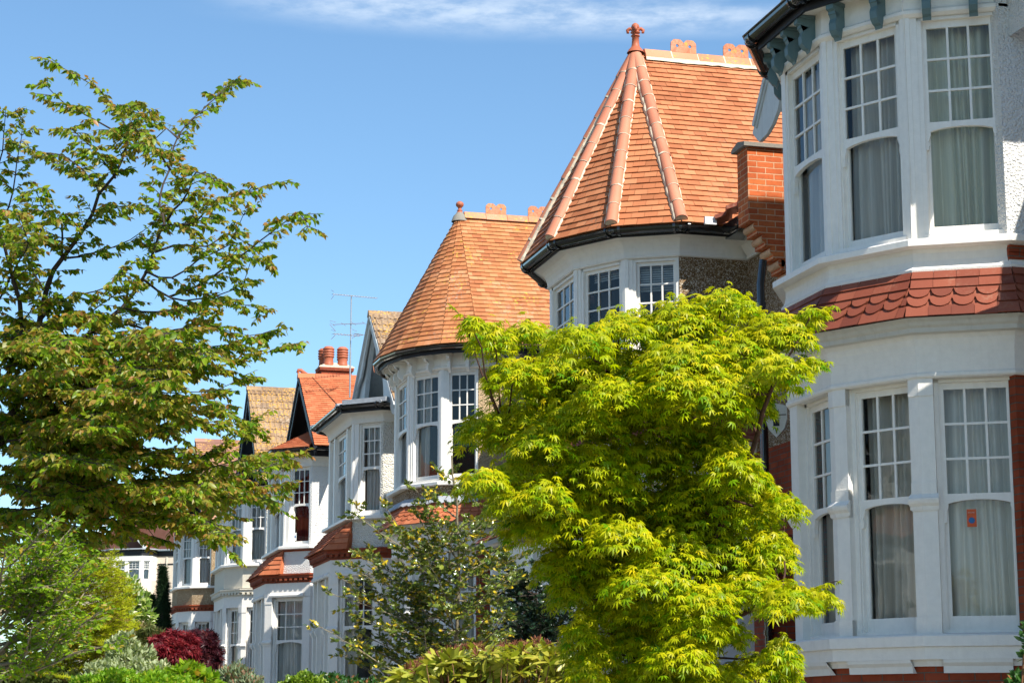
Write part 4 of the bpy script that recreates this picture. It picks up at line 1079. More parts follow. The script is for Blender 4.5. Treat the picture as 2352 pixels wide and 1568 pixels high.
def far_house(label,yc,X0,b,wallm,tile1,tile2,hf=1.4,cream=True):
    H=thing('terraced_house',label,'house',(X0,yc,0),GR); p=bay_cant(X0,yc,hf,1.0,X0+2.0)
    shell(H,p,-10,0,6.4+b); floors(H,p,[.55+b,3.5+b,4.3+b,6.3+b])
    m=MB(); sweep(m,p,[(0,-10),(0,.9+b)]); m.build('base_wall',wallm,H)
    for za,zb in ((.9,3.0),(4.3,6.0)):
        storey(H,p,[2,3],za+b,za+.12+b,za+1.0+b,zb-.1+b,zb+b,lambda k:(.2,.2),'white_wall','white',split={2:[(.2,1.2),(1.5,2*hf-.2)]},curt={2:('curtain_white','full'),3:('curtain_white','full')})
    m=MB(); sweep(m,p,[(0,3.0+b),(0,4.3+b)]); m.build('band_wall',wallm,H)
    m=MB(); sweep(m,p,[(0,6.0+b),(.03,6.0+b),(.03,6.5+b)]); m.build('upper_frieze','white_wall',H)
    X=X0+1.6
    m=MB(); sweep(m,[(X+7,yc+5.2),(X,yc+5.2),(X,yc-4.5),(X+8,yc-4.5)],[(0,-10),(0,6.5+b)]); m.build('wall',wallm,H)
    q=[(X+7,yc+5.2),(X,yc+5.2)]+[p[1],p[2],p[3],p[4]]+[(X,yc-hf-.75),(X,yc-4.5),(X+8,yc-4.5)]
    m=MB(); solid_strip(m,q,.06,-.05,6.45+b,6.95+b); solid_strip(m,[(X,yc-hf-.8),(X,yc-4.5),(X+8,yc-4.5)],.03,-.05,5.7+b,5.82+b); m.build('fascia','blackwood',H)
    m=MB(); solid_strip(m,q,.35,-.05,6.97+b,7.07+b); m.build('gutter','lead',H)
    m=MB(); m.tube([(X-.06,yc-3.1,6.4+b),(X-.06,yc-3.1,0+b)],.06,8); m.build('downpipe','cream',H)
    m=MB(); e0,e1=Vector((X-.3,yc-4.8,7.05+b)),Vector((X+8,yc-4.8,7.05+b)); t0,t1=Vector((X-.1,yc-.6,11.6+b)),Vector((X+8,yc-.6,11.6+b))
    tiles(m,e0,e1,t0,t1,.2,.33,th=.02); under(m,e0,e1,t0,t1,.05); m.face([e0,t0,(X-.1,yc+4.5,7.05+b)])
    m.build('roof',tile1,H)
    m=MB(); e0,e1=Vector((X0-.3,yc+1.2,7.1+b)),Vector((X0+.6,yc-1.0,7.1+b))
    m2=MB(); tp=Vector((X0+1.4,yc+1.6,10.2+b)); tiles(m,Vector((X0+.4,yc-1.6,7.1+b)),Vector((X0+3,yc-1.6,7.1+b)),tp,tp+Vector((2.5,0,0)),.2,.33,th=.02); m.build('gable_roof',tile2,H)
    for s in (-1,1):
        bb=MB(); top=Vector((X0+1.3,yc+1.6,10.3+b)); bot=Vector((X0+.3,yc+1.6+s*3.2,7.1+b)); d=(bot-top); L=d.length; d.normalize(); side=Vector((1,0,0)); up=side.cross(d).normalized(); bb.box((top+bot)/2,(.08,L,.3),(side,d,up)); bb.build('bargeboard','barge',H)
    return H
def place(H,x,y,d,rot,sc,zb):
    p=at(x,y,d); H.location=(p.x,p.y,zb); H.rotation_euler=(0,0,math.radians(rot)); H.scale=(sc,)*3
H_=far_house('far cream house with black fascia band and brownish red tiled roof beyond the conifers',0,0,0,'pinkcream','tile_brick','tile_new')
I_=far_house('farthest cream house with dark red roof seen over the lower left trees',0,0,0,'pinkcream','tile_brick','tile_brick')
place(H_,284,1500,105,60,.60,4.85); place(I_,215,1500,135,55,.62,5.4)
# ------------------------------------------------------------------ the facing side of the street (seen only as reflections)
def copy_tree(o,parent=None):
    c=o.copy(); COL.objects.link(c)
    if parent: c.parent=parent
    for ch in list(o.children): copy_tree(ch,c)
    return c
for src,y_,lb in ((C,11,'white turreted terraced house across the road'),(E_,19.5,'gabled orange-roofed house across the road'),(D,27.5,'gabled grey-roofed house across the road'),(C,37,'farther turreted house across the road'),(E_,46,'farther gabled house across the road'),(C,56,'farthest turreted house across the road')):
    c=copy_tree(src); c.location=(-14.5,y_,src.location.z); c.rotation_euler=(0,0,PI); c['label']=lb; c['group']='houses across the road'
# ------------------------------------------------------------------ window cards
def card(name,label,loc,d,nrm,w,h,mat):
    t=thing(name,label,'sticker',loc); m=MB(); m.prism([loc+d*x*w/2+Z*y*h/2 for x,y in ((-1,-1),(1,-1),(1,1),(-1,1))],nrm*.004); m.build('card',mat,t); return t
def facepoint(P,Q,u,z,w):
    P=Vector((*P,0));Q=Vector((*Q,0)); d=(Q-P).normalized(); n=Vector((d.y,-d.x,0)); return P+d*u+Z*z+n*w,d,n
lc,d_,n_=facepoint(pA[5],pA[6],.42,1.83,-.17)
t=card('window_sticker','orange card with a round blue badge behind the lower right window',lc,d_,n_,.085,.16,'orange_card')
m=MB(); m.prism([lc+n_*.0045+d_*.028*math.cos(a*PI/8)+Z*(.028*math.sin(a*PI/8)-.022) for a in range(16)],n_*.002); m.build('badge','blue_card',t)
text('SMOKE FREE',.011,lc+n_*.0065-d_*.034+Z*.045,d_,n_,'white_card',t)
lc,d_,n_=facepoint(pE[3],pE[4],.25,4.62,-.13)
t=card('window_sticker','small white card with a blue spot inside the window with red curtains',lc,d_,n_,.11,.2,'white_card')
m=MB(); m.prism([lc+n_*.0045+d_*.04*math.cos(a*PI/8)+Z*(.04*math.sin(a*PI/8)) for a in range(16)],n_*.002); m.build('badge','blue_card',t)
# ------------------------------------------------------------------ vegetation
def tmpl(verts,faces): return np.array(verts,float),faces
def t_ovate(w=.24,fold=.05,droop=.10):
    return tmpl([(0,0,0),(w,.30,fold),(w*.85,.62,fold-droop*.4),(0,1,-droop),(-w*.85,.62,fold-droop*.4),(-w,.30,fold),(0,.32,0),(0,.64,-droop*.35)],
      [(0,1,6),(6,1,2,7),(7,2,3),(0,6,5),(6,7,4,5),(7,3,4)])
def t_palm(n=7,droop=.22):
    V=[(0,0,0)];Fc=[]
    angs=[0,38,-38,76,-76,118,-118][:n]; ln=[1.08,.98,.98,.76,.76,.44,.44]
    for a,l in zip(angs,ln):
        a=math.radians(a); dx,dy=math.sin(a),math.cos(a); l*=.62; w=.072; oy=.0
        i=len(V)
        V+=[(dx*l*.45+dy*w,oy+dy*l*.45-dx*w,-droop*.12),(dx*l,oy+dy*l,-droop*l*1.6),(dx*l*.45-dy*w,oy+dy*l*.45+dx*w,-droop*.12)]
        Fc.append((0,i,i+1,i+2))
    return tmpl(V,Fc)
def t_holly():
    V=[(0,0,0)];pts=[(.14,.10,.0),(.30,.20,.12),(.17,.33,-.02),(.34,.48,.13),(.16,.60,-.02),(.24,.76,.10),(.08,.85,-.02),(0,1.02,.05)]
    V+=pts; V+=[(-x,y,z) for x,y,z in pts[:-1]][::-1]
    n=len(V); V.append((0,.5,-.08))
    return tmpl(V,[(i,(i+1)%n,n) for i in range(n)])
def t_long():
    w=.17; return tmpl([(0,0,0),(w*.55,.2,.04),(w,.5,.04),(w*.7,.82,.0),(0,1,-.05),(-w*.7,.82,.0),(-w,.5,.04),(-w*.55,.2,.04),(0,.2,0),(0,.5,0),(0,.82,-.03)],
      [(0,1,8),(8,1,2,9),(9,2,3,10),(10,3,4),(0,8,7),(8,9,6,7),(9,10,5,6),(10,4,5)])
def t_star(n=9):
    V=[];Fc=[]
    for k in range(n):
        a=2*PI*k/n+.3*(k%3); el=.5*((k*37)%5)/5.; d=(math.cos(a)*math.cos(el),math.sin(a)*math.cos(el),math.sin(el)+.1)
        i=len(V); px=(-d[1]*.09,d[0]*.09,0); V+=[(px[0],px[1]+.0,0),(-px[0],-px[1],0),(d[0],d[1],d[2])]; Fc.append((i,i+1,i+2))
    return tmpl(V,Fc)
def nrmz(a): 
    return a/np.maximum(np.linalg.norm(a,axis=1,keepdims=True),1e-9)
def leafobj(name,mat,parent,tm,P,A,Nn,S,tint=None):
    P=np.array(P,float);A=nrmz(np.array(A,float));Nn=np.array(Nn,float);S=np.array(S,float)
    Nn=nrmz(Nn-A*(A*Nn).sum(1,keepdims=True)); Bv=np.cross(A,Nn)
    V,Fc=tm; n=len(P); k=len(V)
    W=RS.uniform(.85,1.15,(n,1,1)); 
    X=P[:,None,:]+S[:,None,None]*(V[None,:,0:1]*W*Bv[:,None,:]+V[None,:,1:2]*A[:,None,:]+V[None,:,2:3]*Nn[:,None,:]*RS.uniform(.4,1.8,(n,1,1)))
    off=np.array(parent_loc(parent)); X=(X-off).reshape(-1,3)
    me=bpy.data.meshes.new(name)
    ls=np.array([len(f) for f in Fc]); flat=np.concatenate([np.array(f) for f in Fc])
    loops=(np.arange(n)[:,None]*k+flat[None,:]).ravel(); tot=np.tile(ls,n); st=np.concatenate([[0],np.cumsum(tot)[:-1]])
    me.vertices.add(len(X)); me.vertices.foreach_set('co',X.ravel())
    me.loops.add(len(loops)); me.loops.foreach_set('vertex_index',loops.astype(np.int32))
    me.polygons.add(len(tot)); me.polygons.foreach_set('loop_start',st.astype(np.int32)); me.polygons.foreach_set('loop_total',tot.astype(np.int32))
    me.update(calc_edges=True)
    at_=me.attributes.new('tint','FLOAT','POINT')
    tt=np.zeros(n) if tint is None else np.array(tint,float)
    at_.data.foreach_set('value',np.repeat(tt,k).astype(np.float32))
    me.materials.append(mat); o=bpy.data.objects.new(name,me); COL.objects.link(o); o.parent=parent
    return o
def rv(s=1.0): return Vector((random.gauss(0,1),random.gauss(0,1),random.gauss(0,1)))*s
def smooth_line(pts,step=.12):
    P=[Vector(p) for p in pts]
    if len(P)<3: 
        n=max(2,int((P[1]-P[0]).length/step)); return [P[0].lerp(P[1],i/n) for i in range(n+1)]
    Q=[P[0]*2-P[1]]+P+[P[-1]*2-P[-2]]; out=[]
    for i in range(1,len(Q)-2):
        a,b,c,d=Q[i-1:i+3]; n=max(1,int((c-b).length/step))
        for k in range(n):
            t=k/n; out.append(.5*((2*b)+(c-a)*t+(2*a-5*b+4*c-d)*t*t+(3*b-a-3*c+d)*t**3))
    out.append(P[-1]); return out
class Tree:
    def __init__(s): s.wood=MB(); s.P=[];s.A=[];s.N=[];s.S=[];s.T=[]
    def leaf(s,p,a,n,sz,t=0): s.P.append(tuple(p)); s.A.append(tuple(a)); s.N.append(tuple(n)); s.S.append(sz); s.T.append(t)
    def limb(s,pts,r0,r1,step=.12,n=6):
        L=smooth_line(pts,step); m=len(L)-1
        s.wood.tube([p+rv(.004) for p in L],[r0+(r1-r0)*(i/m)**.8 for i in range(m+1)],n); return L
    def twigs(s,L,t0,every,tl,ls,lsp,squash=.5,droop=.25,tintf=None,sub=1,rt=.004,tipboost=.5,lup=.35,jit=.35,hang=.3,nl=2,nup=1.0):
        """leafy side twigs along the limb L from fraction t0"""
        m=len(L)-1; acc=0; side=1
        for i in range(1,m+1):
            t=i/m; seg=(L[i]-L[i-1]); acc+=seg.length
            if t<t0: continue
            while acc>every:
                acc-=every; side=-side
                d=seg.normalized(); o=d.cross(Z); o=o.normalized() if o.length>1e-3 else Vector((1,0,0))
                o=(o*side+Z*random.gauss(.05,.45)*squash+rv(.15)).normalized()
                td=(d*random.uniform(.5,1.0)+o*random.uniform(.6,1.0)).normalized()
                l=tl*(1-tipboost*t)*random.uniform(.5,1.15)
                s.twig(L[i],td,l,ls,lsp,droop,t,tintf,sub,rt,lup,jit,hang,nl,nup)
        d=(L[-1]-L[-2]).normalized(); s.twig(L[-1],d,tl*.35,ls,lsp,droop*.5,1,tintf,0,rt,lup,jit,hang,nl,nup)
    def twig(s,p,d,l,ls,lsp,droop,t,tintf,sub,rt,lup,jit,hang,nl=2,nup=1.0):
        n=max(2,int(l/lsp)); pts=[p.copy()]; side=random.choice((-1,1)); cur=p.copy(); dd=d.copy(); st=l/n
        for k in range(n):
            dd=(dd+Vector((0,0,-droop*st/l*.9))+rv(.05)).normalized(); cur=cur+dd*st; pts.append(cur.copy())
            f=(k+1)/n
            for q in range(nl):
                side=-side
                o=dd.cross(Z); o=o.normalized() if o.length>1e-3 else Vector((1,0,0))
                a=(dd*random.uniform(.3,.9)+o*side*random.uniform(.4,1.0)+Vector((0,0,-hang))+rv(jit*.5)).normalized()
                nn=(Z*nup+rv(jit)+o*side*.2)
                tn=tintf(cur,f,t) if tintf else 0
                s.leaf(cur,a,nn,ls*random.uniform(.65,1.2)*(1-.25*(f>.9)),tn)
            if sub and k>0 and random.random()<.30:
                o=dd.cross(Z).normalized(); sd=random.choice((-1,1))
                s.twig(cur,(dd+o*sd*.9+rv(.2)).normalized(),l*random.uniform(.3,.6),ls,lsp,droop,t,tintf,sub-1,rt*.7,lup,jit,hang,nl,nup)
        s.leaf(cur,dd,Z+rv(.3),ls*.8,(tintf(cur,1,t) if tintf else 0))
        s.wood.tube(pts,[rt*(1-.7*k/len(pts)) for k in range(len(pts))],4,False)
    def build(s,root,tm,mat,wood='bark',crown='crown'):
        s.wood.build('trunk',wood,root); leafobj(crown,mat,root,tm,s.P,s.A,s.N,s.S,s.T)
    def core(s,root,name='x'): pass
LM={}
LM['cherry']=leafm('copper_green_leaf',(.06,.17,.006),(.28,.39,.016),(.42,.19,.06),.40,.50,.4)
LM['maple']=leafm('lime_maple_leaf',(.10,.26,.003),(.47,.53,.005),(.72,.55,.010),.42,.47,.3,(1.1,1.15,.3))
LM['holly']=leafm('glossy_holly_leaf',(.06,.11,.014),(.19,.22,.03),(.52,.38,.02),.20,.12,.6)
LM['shadeholly']=leafm('shaded_holly_leaf',(.012,.028,.014),(.022,.05,.020),(.12,.12,.02),.3,.1,.4)  # shade on this bush is put into the darker leaf colour
LM['rhodo']=leafm('rhododendron_leaf',(.15,.21,.02),(.34,.36,.035),(.50,.42,.06),.36,.28,.5)
LM['seed']=leafm('brown_seed_head',(.14,.05,.03),(.24,.09,.05),(.2,.1,.05),.8,.1,.2)
LM['green']=leafm('fresh_green_leaf',(.12,.25,.010),(.28,.39,.018),(.42,.26,.04),.4,.45,.4)
LM['feather']=leafm('yellow_green_feathery_leaf',(.30,.36,.010),(.54,.54,.018),(.28,.18,.05),.6,.45,.3)
LM['white']=leafm('white_blossom_and_leaf',(.16,.28,.05),(.3,.4,.1),(.75,.75,.55),.6,.4,.3)
LM['yew']=leafm('dark_yew_needle',(.006,.018,.007),(.018,.045,.012),(.05,.08,.02),.7,.05,.2)
LM['olive']=leafm('olive_shrub_leaf',(.06,.09,.02),(.13,.15,.04),(.2,.15,.05),.6,.25,.3)
LM['grey']=leafm('grey_green_variegated_leaf',(.22,.28,.12),(.42,.46,.27),(.5,.5,.3),.55,.3,.3)
LM['red']=leafm('crimson_maple_leaf',(.10,.007,.012),(.24,.016,.024),(.30,.04,.04),.5,.4,.3,(1.2,.8,.8))
LM['purple']=leafm('dark_purple_maple_leaf',(.03,.006,.010),(.07,.012,.018),(.1,.02,.02),.5,.3,.3,(1.2,.8,.8))
LM['bright']=leafm('bright_green_hedge_leaf',(.14,.30,.015),(.30,.46,.03),(.38,.42,.04),.45,.45,.35)
LM['box']=leafm('box_hedge_leaf',(.10,.19,.015),(.24,.34,.03),(.34,.38,.05),.4,.35,.4)
LM['dkgreen']=leafm('deep_green_shrub_leaf',(.02,.07,.012),(.06,.15,.03),(.3,.12,.04),.35,.25,.45)
LM['lav']=leafm('silvery_green_leaf',(.14,.19,.10),(.26,.31,.18),(.28,.16,.10),.7,.25,.2)
def pxl(pts,d0,d1):
    n=len(pts)-1; return [at(x,y,d0+(d1-d0)*i/n) for i,(x,y) in enumerate(pts)]
def gbase(x,y,d):
    p=at(x,y,d); p.z=gz(p.x,p.y); return p
# ---- big street tree on the left
b0=gbase(-130,1500,14.6)
T=thing('street_tree','tall copper-and-green leaved street tree filling the left of the view','tree',b0)
t=Tree(); top=at(62,1060,14.6)
L=t.limb([b0,at(-125,1500,14.6),at(-115,1260,14.6),at(-95,1120,14.6),at(-60,1050,14.6)],.11,.036,.2,10)
def tf(p,f,tt): 
    k=.5+.5*math.sin(p.x*5.1+p.z*3.7)*math.sin(p.y*4.3+p.z*6.1)
    return min(1,max(0,random.gauss(-.22+.66*max(0,f-.25)+.28*k,.28)))
main=[[(-60,1050),(5,985),(55,890),(84,770),(105,664),(145,590),(193,528),(228,449),(264,401),(281,361)],
 [(-60,1060),(30,985),(115,855),(165,805),(204,766),(281,708),(338,625),(352,576),(373,524)],
 [(-60,1050),(-15,930),(30,842),(53,789),(40,690),(20,600),(-10,520)]]
dm=[(14.6,14.3),(14.6,15.0),(14.6,14.0)]
for q,(dA,dB) in zip(main,dm):
    L=t.limb(pxl(q,dA,dB),.036,.009,.12,7); t.twigs(L,.10,.055,.22,.060,.027,sub=1,tintf=tf,tipboost=.2,jit=.55,nup=.45,hang=.6)
mainend=[14.3,15.0,14.0]
lim=[[(281,361),(286,322),(198,260),(145,234),(105,203)],[(281,361),(292,300),(255,240),(211,194),(136,150)],[(286,330),(320,280),(300,235)],
 [(373,524),(371,445),(387,396),(409,313),(457,264),(505,220),(527,190),(549,190)],[(390,390),(360,350),(330,330),(300,290)],[(409,313),(380,290),(350,330)],
 [(373,524),(439,510),(483,475),(527,453),(606,431)],[(383,500),(430,440),(450,400),(490,410)],[(352,576),(400,560),(470,565),(530,540),(600,590)],
 [(395,686),(461,651),(518,620),(549,590),(593,559),(637,524),(689,489),(702,515)],[(338,625),(395,640),(461,600),(520,560),(560,500)],
 [(145,590),(136,515),(110,488),(85,440)],[(228,449),(198,400),(145,361),(90,345)],[(264,401),(220,340),(170,300)],[(193,528),(240,480),(290,470)],[(145,590),(220,575),(300,560),(350,520)],
 [(105,664),(60,600),(50,560)],[(150,600),(100,560),(60,555)],
 [(237,881),(283,868),(362,855),(440,845),(494,845),(577,818),(659,799)],[(281,708),(360,720),(440,700),(520,690),(585,710)],[(300,740),(380,760),(470,740),(560,770),(600,760)],
 [(330,640),(400,690),(500,680),(560,650),(580,600)],[(204,766),(300,770),(380,790),(450,800),(540,790)],
 [(40,980),(140,950),(237,920),(330,905),(428,904),(500,900),(560,860)],[(142,1000),(214,960),(263,944),(362,930),(461,924),(514,944)],
 [(217,1006),(296,973),(395,973),(494,970)],[(20,1075),(82,1042),(198,1046),(330,1042),(379,1036)],
 [(360,1110),(418,1092),(461,1052),(527,1013),(560,985),(575,982)],[(231,1135),(330,1108),(428,1092),(527,1062),(632,1043)],
 [(200,1130),(296,1141),(428,1141),(527,1118),(642,1122)],[(165,1191),(296,1184),(428,1155),(517,1184)],[(300,1195),(395,1200),(445,1207),(492,1230)],
 [(0,1214),(99,1191),(198,1207),(330,1207),(356,1230)],[(20,1200),(80,1224),(132,1240),(181,1250)],[(80,1150),(200,1160),(330,1150),(440,1180)],
 [(-20,560),(20,480),(40,400),(45,310)],[(-25,440),(10,350),(8,265)],[(-20,720),(30,620),(60,560),(40,490)],[(-20,830),(30,760),(85,700)],[(-20,560),(25,540),(55,520)],
 [(-30,1200),(60,1230),(150,1225),(250,1240)],[(-30,1150),(40,1190),(120,1215),(180,1245)],[(-40,1230),(20,1250),(80,1255)],[(330,1180),(420,1195),(470,1190),(505,1215)],[(420,1110),(520,1100),(600,1075),(640,1060)],[(380,1150),(480,1140),(560,1150),(620,1145)],[(-30,1090),(60,1130),(160,1150)],
 [(60,900),(120,860),(200,850),(280,820)],[(50,1000),(150,900),(260,860),(350,820),(420,790)],[(40,1100),(150,1090),(260,1080),(400,1060),(500,1075)],
 [(60,800),(130,740),(210,720),(300,650)],[(90,740),(150,690),(240,660),(300,610)],[(20,1130),(120,1120),(260,1110),(380,1130),(470,1105)],[(36,842),(100,800),(160,740),(250,740)]]
for q in lim:
    dB=14.6+random.uniform(-1.9,1.5); q=[(x+random.uniform(-6,6),y+random.uniform(-6,6)) for x,y in q]; L=t.limb(pxl(q,14.6,dB),.010,.0025,.1,5); t.twigs(L,.05,.048,(.165 if q[-1][1]<720 else .23),.060,.026,sub=1,tintf=tf,tipboost=.2,jit=.55,nup=.45,hang=.6)
for i in range(74):
    x0=random.uniform(-40,300); y0=random.uniform(780,1185); x1=x0+random.uniform(80,240); y1=y0+random.uniform(-70,30)
    q=[(x0,y0),((x0+x1)/2,(y0+y1)/2-10),(x1,y1)]; L=t.limb(pxl(q,14.6+random.uniform(-.8,.8),14.6+random.uniform(-2.2,1.6)),.008,.002,.1,5); t.twigs(L,.05,.075,.26,.068,.028,sub=1,tintf=tf,tipboost=.2,jit=.55,nup=.45,hang=.6)
t.build(T,t_ovate(.25),LM['cherry']); print('tree leaves',len(t.P))
# ---- lime green maple
b0=gbase(1580,1568,9.7)
T=thing('maple_tree','lime green palmate-leaved maple in the centre of the view','tree',b0)
t=Tree()
st=[[(1580,1620),(1575,1450),(1580,1250),(1570,1050),(1585,900),(1640,760)],[(1570,1560),(1540,1350),(1480,1180),(1430,1000),(1400,850),(1340,790)],[(1575,1560),(1600,1350),(1680,1150),(1740,1000),(1780,860)],[(1550,1500),(1440,1330),(1330,1180),(1240,1080),(1160,1000)],[(1560,1560),(1500,1420),(1420,1380)],[(1590,1560),(1680,1420),(1800,1380)]]
SL=[]
t.limb([b0,at(1580,1620,9.7)],.05,.045,.2,8)
for q in st: SL.append(t.limb(pxl(q,9.7,9.6+random.uniform(-.35,.35)),.026,.009,.1,7))
allp=[p for l_ in SL for p in l_]
pads=[(1660,690,85,38),(1560,722,100,45),(1440,742,95,40),(1330,775,85,40),(1215,755,60,30),(1130,765,55,38),(1085,738,26,16),(1780,745,85,42),(1868,715,40,17),(1690,800,105,50),(1785,840,76,38),(1858,833,38,14),
(1560,820,110,55),(1420,840,120,55),(1290,845,105,55),(1180,855,75,50),(1120,970,75,38),(1200,960,90,50),(1330,950,115,60),(1480,930,115,60),(1620,900,115,60),(1720,905,58,42),(1110,1095,62,26),(1200,1080,95,50),(1350,1060,110,60),(1480,1040,115,60),(1600,1010,95,60),(1670,1010,55,50),(1710,1090,75,50),
(1220,1185,80,48),(1330,1180,105,60),(1460,1160,110,65),(1590,1140,110,65),(1690,1170,100,55),(1785,1150,58,32),(1340,1280,75,50),(1420,1270,100,60),(1540,1260,105,60),(1650,1255,105,55),(1760,1245,70,45),
(1395,1395,75,45),(1490,1330,115,42),(1600,1370,95,50),(1715,1345,95,42),(1810,1365,75,38),(1880,1365,42,24),(1370,1490,60,42),(1450,1470,85,50),(1560,1490,85,50),(1740,1525,95,36),(1640,1550,80,36),(1790,1490,50,32),(1410,1560,90,36),(1520,1570,80,36),(1660,1440,70,30),(1310,1350,48,36),(1335,1440,50,40),(1345,1545,55,40),(1300,1265,60,40),(1480,1400,90,45),(1590,1430,80,40),(1500,1530,90,40),(1250,1130,70,40),(1180,1140,60,30),(1400,1110,90,50),(1560,1200,90,50),(1680,1060,70,50),(1240,1010,80,45),(1290,900,80,45),(1400,900,90,45),(1550,880,90,45),(1680,860,90,45),(1370,1340,90,45),(1420,1220,90,45),(1700,1300,80,40),(1430,1640,110,50),(1580,1640,110,50),(1720,1630,90,40)]
for (x,y,rx,ry) in pads:
    for rep in (0,1):
        dd=9.6+random.uniform(-.42,.38)+(.30 if rep else -.1)
        if rep: x+=random.uniform(-20,20); y+=random.uniform(4,24)
        c=at(x,y,dd); k=dd/4593; RX,RY=rx*k,ry*k
        near=min(allp,key=lambda p:(p-c).length+ (0 if p.z<c.z else .25)); 
        if random.random()<.8: t.limb([near,near.lerp(c,.5)+Vector((0,0,-.02)),c],.007,.003,.08,5)
        n=int(rx*ry*.075)+18
        for i in range(n):
            a=random.uniform(0,2*PI); r=math.sqrt(random.random()); zz=random.gauss(0,.5)
            dr=Vector((math.cos(a),math.sin(a),0)); hz=math.sqrt(max(0,1-r*r))
            p=c+dr*RX*r+Z*(RY*.95*(hz*.75-.35+zz*.6)-RY*.6*r*r)
            ax=(dr*(.5+.85*r)+Vector((0,0,-.30-.40*r))+rv(.30)).normalized(); nn=(Z*.9+dr*.55*r+rv(.28))
            t.leaf(p,ax,nn,.066*random.uniform(.6,1.15),max(0,min(1,random.gauss(.12+.25*(zz>.2),.2))))  # upper leaves tinted yellower: sun highlight put into the leaf colour
for q in ([(1720,760),(1800,730),(1870,712),(1918,702)],[(1770,850),(1840,836),(1905,830)],[(1130,780),(1085,740),(1058,722),(1040,705)],[(1830,1380),(1880,1345),(1925,1335)],[(1700,1530),(1780,1500),(1840,1545)],[(1740,1130),(1800,1140),(1845,1160)]):
    L=t.limb(pxl(q,9.7,9.5),.006,.002,.05,5)
    for i in range(len(L)//3,len(L)):
        for s_ in (-1,1):
            d=(L[i]-L[i-1]).normalized(); o=d.cross(Z).normalized()*s_; t.leaf(L[i],(d*.6+o*.6+Vector((0,0,-.3))+rv(.2)),Z+rv(.3),.08*random.uniform(.6,1.1),.3)
t.build(T,t_palm(),LM['maple'],'bark_red'); print('maple',len(t.P))
# ---- holly with bare trunk showing
def bush_tree(T,trunk,tips,d0,tm,mat,wood,ls,lsp,tl,every,r0,nrand=0,box=None,tintp=.1,squash=.9,dj=.8,hang=.1,nl=2,lr=.008,sub=1,tf_=None):
    t=Tree(); L=t.limb(trunk,r0,r0*.2,.12,8)
    TF=tf_ or (lambda p,f,tt: 1.0*(random.random()<tintp))
    for i in range(nrand): tips.append((random.uniform(box[0],box[1]),random.uniform(box[2],box[3])))
    for (x,y) in tips:
        c=at(x,y,d0+random.uniform(-dj,dj))
        near=min(L,key=lambda p:(p-c).length*.6+abs((c.z-p.z)-.45*(Vector((c.x-p.x,c.y-p.y)).length)))
        mid=near.lerp(c,.5)+Vector((0,0,-.04))+rv(.05); l_=t.limb([near,mid,c],lr,lr*.35,.1,5)
        t.twigs(l_,.12,every,tl,ls,lsp,squash=squash,droop=-.1,tintf=TF,sub=sub,rt=.003,jit=.8,hang=hang,nl=nl,nup=.4)
    t.build(T,tm,mat,wood); print(T.name,len(t.P)); return t
b0=gbase(1048,1568,16.6)
T=thing('holly_tree','open glossy holly tree with pale trunk and some yellowing leaves','tree',b0)
tr=[b0,at(1048,1568,16.6),at(1050,1480,16.6),at(1053,1380,16.6),at(1053,1260,16.6),at(1049,1160,16.6),at(1042,1090,16.6),at(1036,1045,16.6)]
tips=[(742,1442),(797,1336),(770,1366),(900,1245),(856,1288),(890,1172),(984,1151),(1020,1090),(960,1130),(1165,1200),(1198,1277),(1150,1416),(798,1508),(866,1530),(940,1535),(1140,1300),(1180,1340),(830,1420),(860,1380),(880,1470),(930,1330),(960,1400),(920,1440),(990,1300),(1100,1230),(1130,1180),(1090,1150),(1110,1380),(1080,1440),(1160,1460),(940,1230),(960,1180),(1010,1480),(900,1500)]
bush_tree(T,tr,tips,16.6,t_holly(),LM['holly'],'bark_pale',.060,.034,.26,.095,.035,52,(800,1180,1180,1530),.14,.9,.7,.1,2)
b0=gbase(1240,1540,21)
T=thing('holly_bush','small dark shaded holly bush in front of the arched white porch','shrub',b0)
bush_tree(T,[b0,at(1240,1540,21),at(1235,1400,21),at(1230,1310,21)],[(1318,1380),(1322,1412),(1300,1480),(1245,1300),(1200,1320),(1160,1380),(1170,1440),(1280,1350)],21,t_holly(),LM['shadeholly'],'bark',.07,.04,.28,.08,.03,50,(1150,1290,1320,1500),.05)
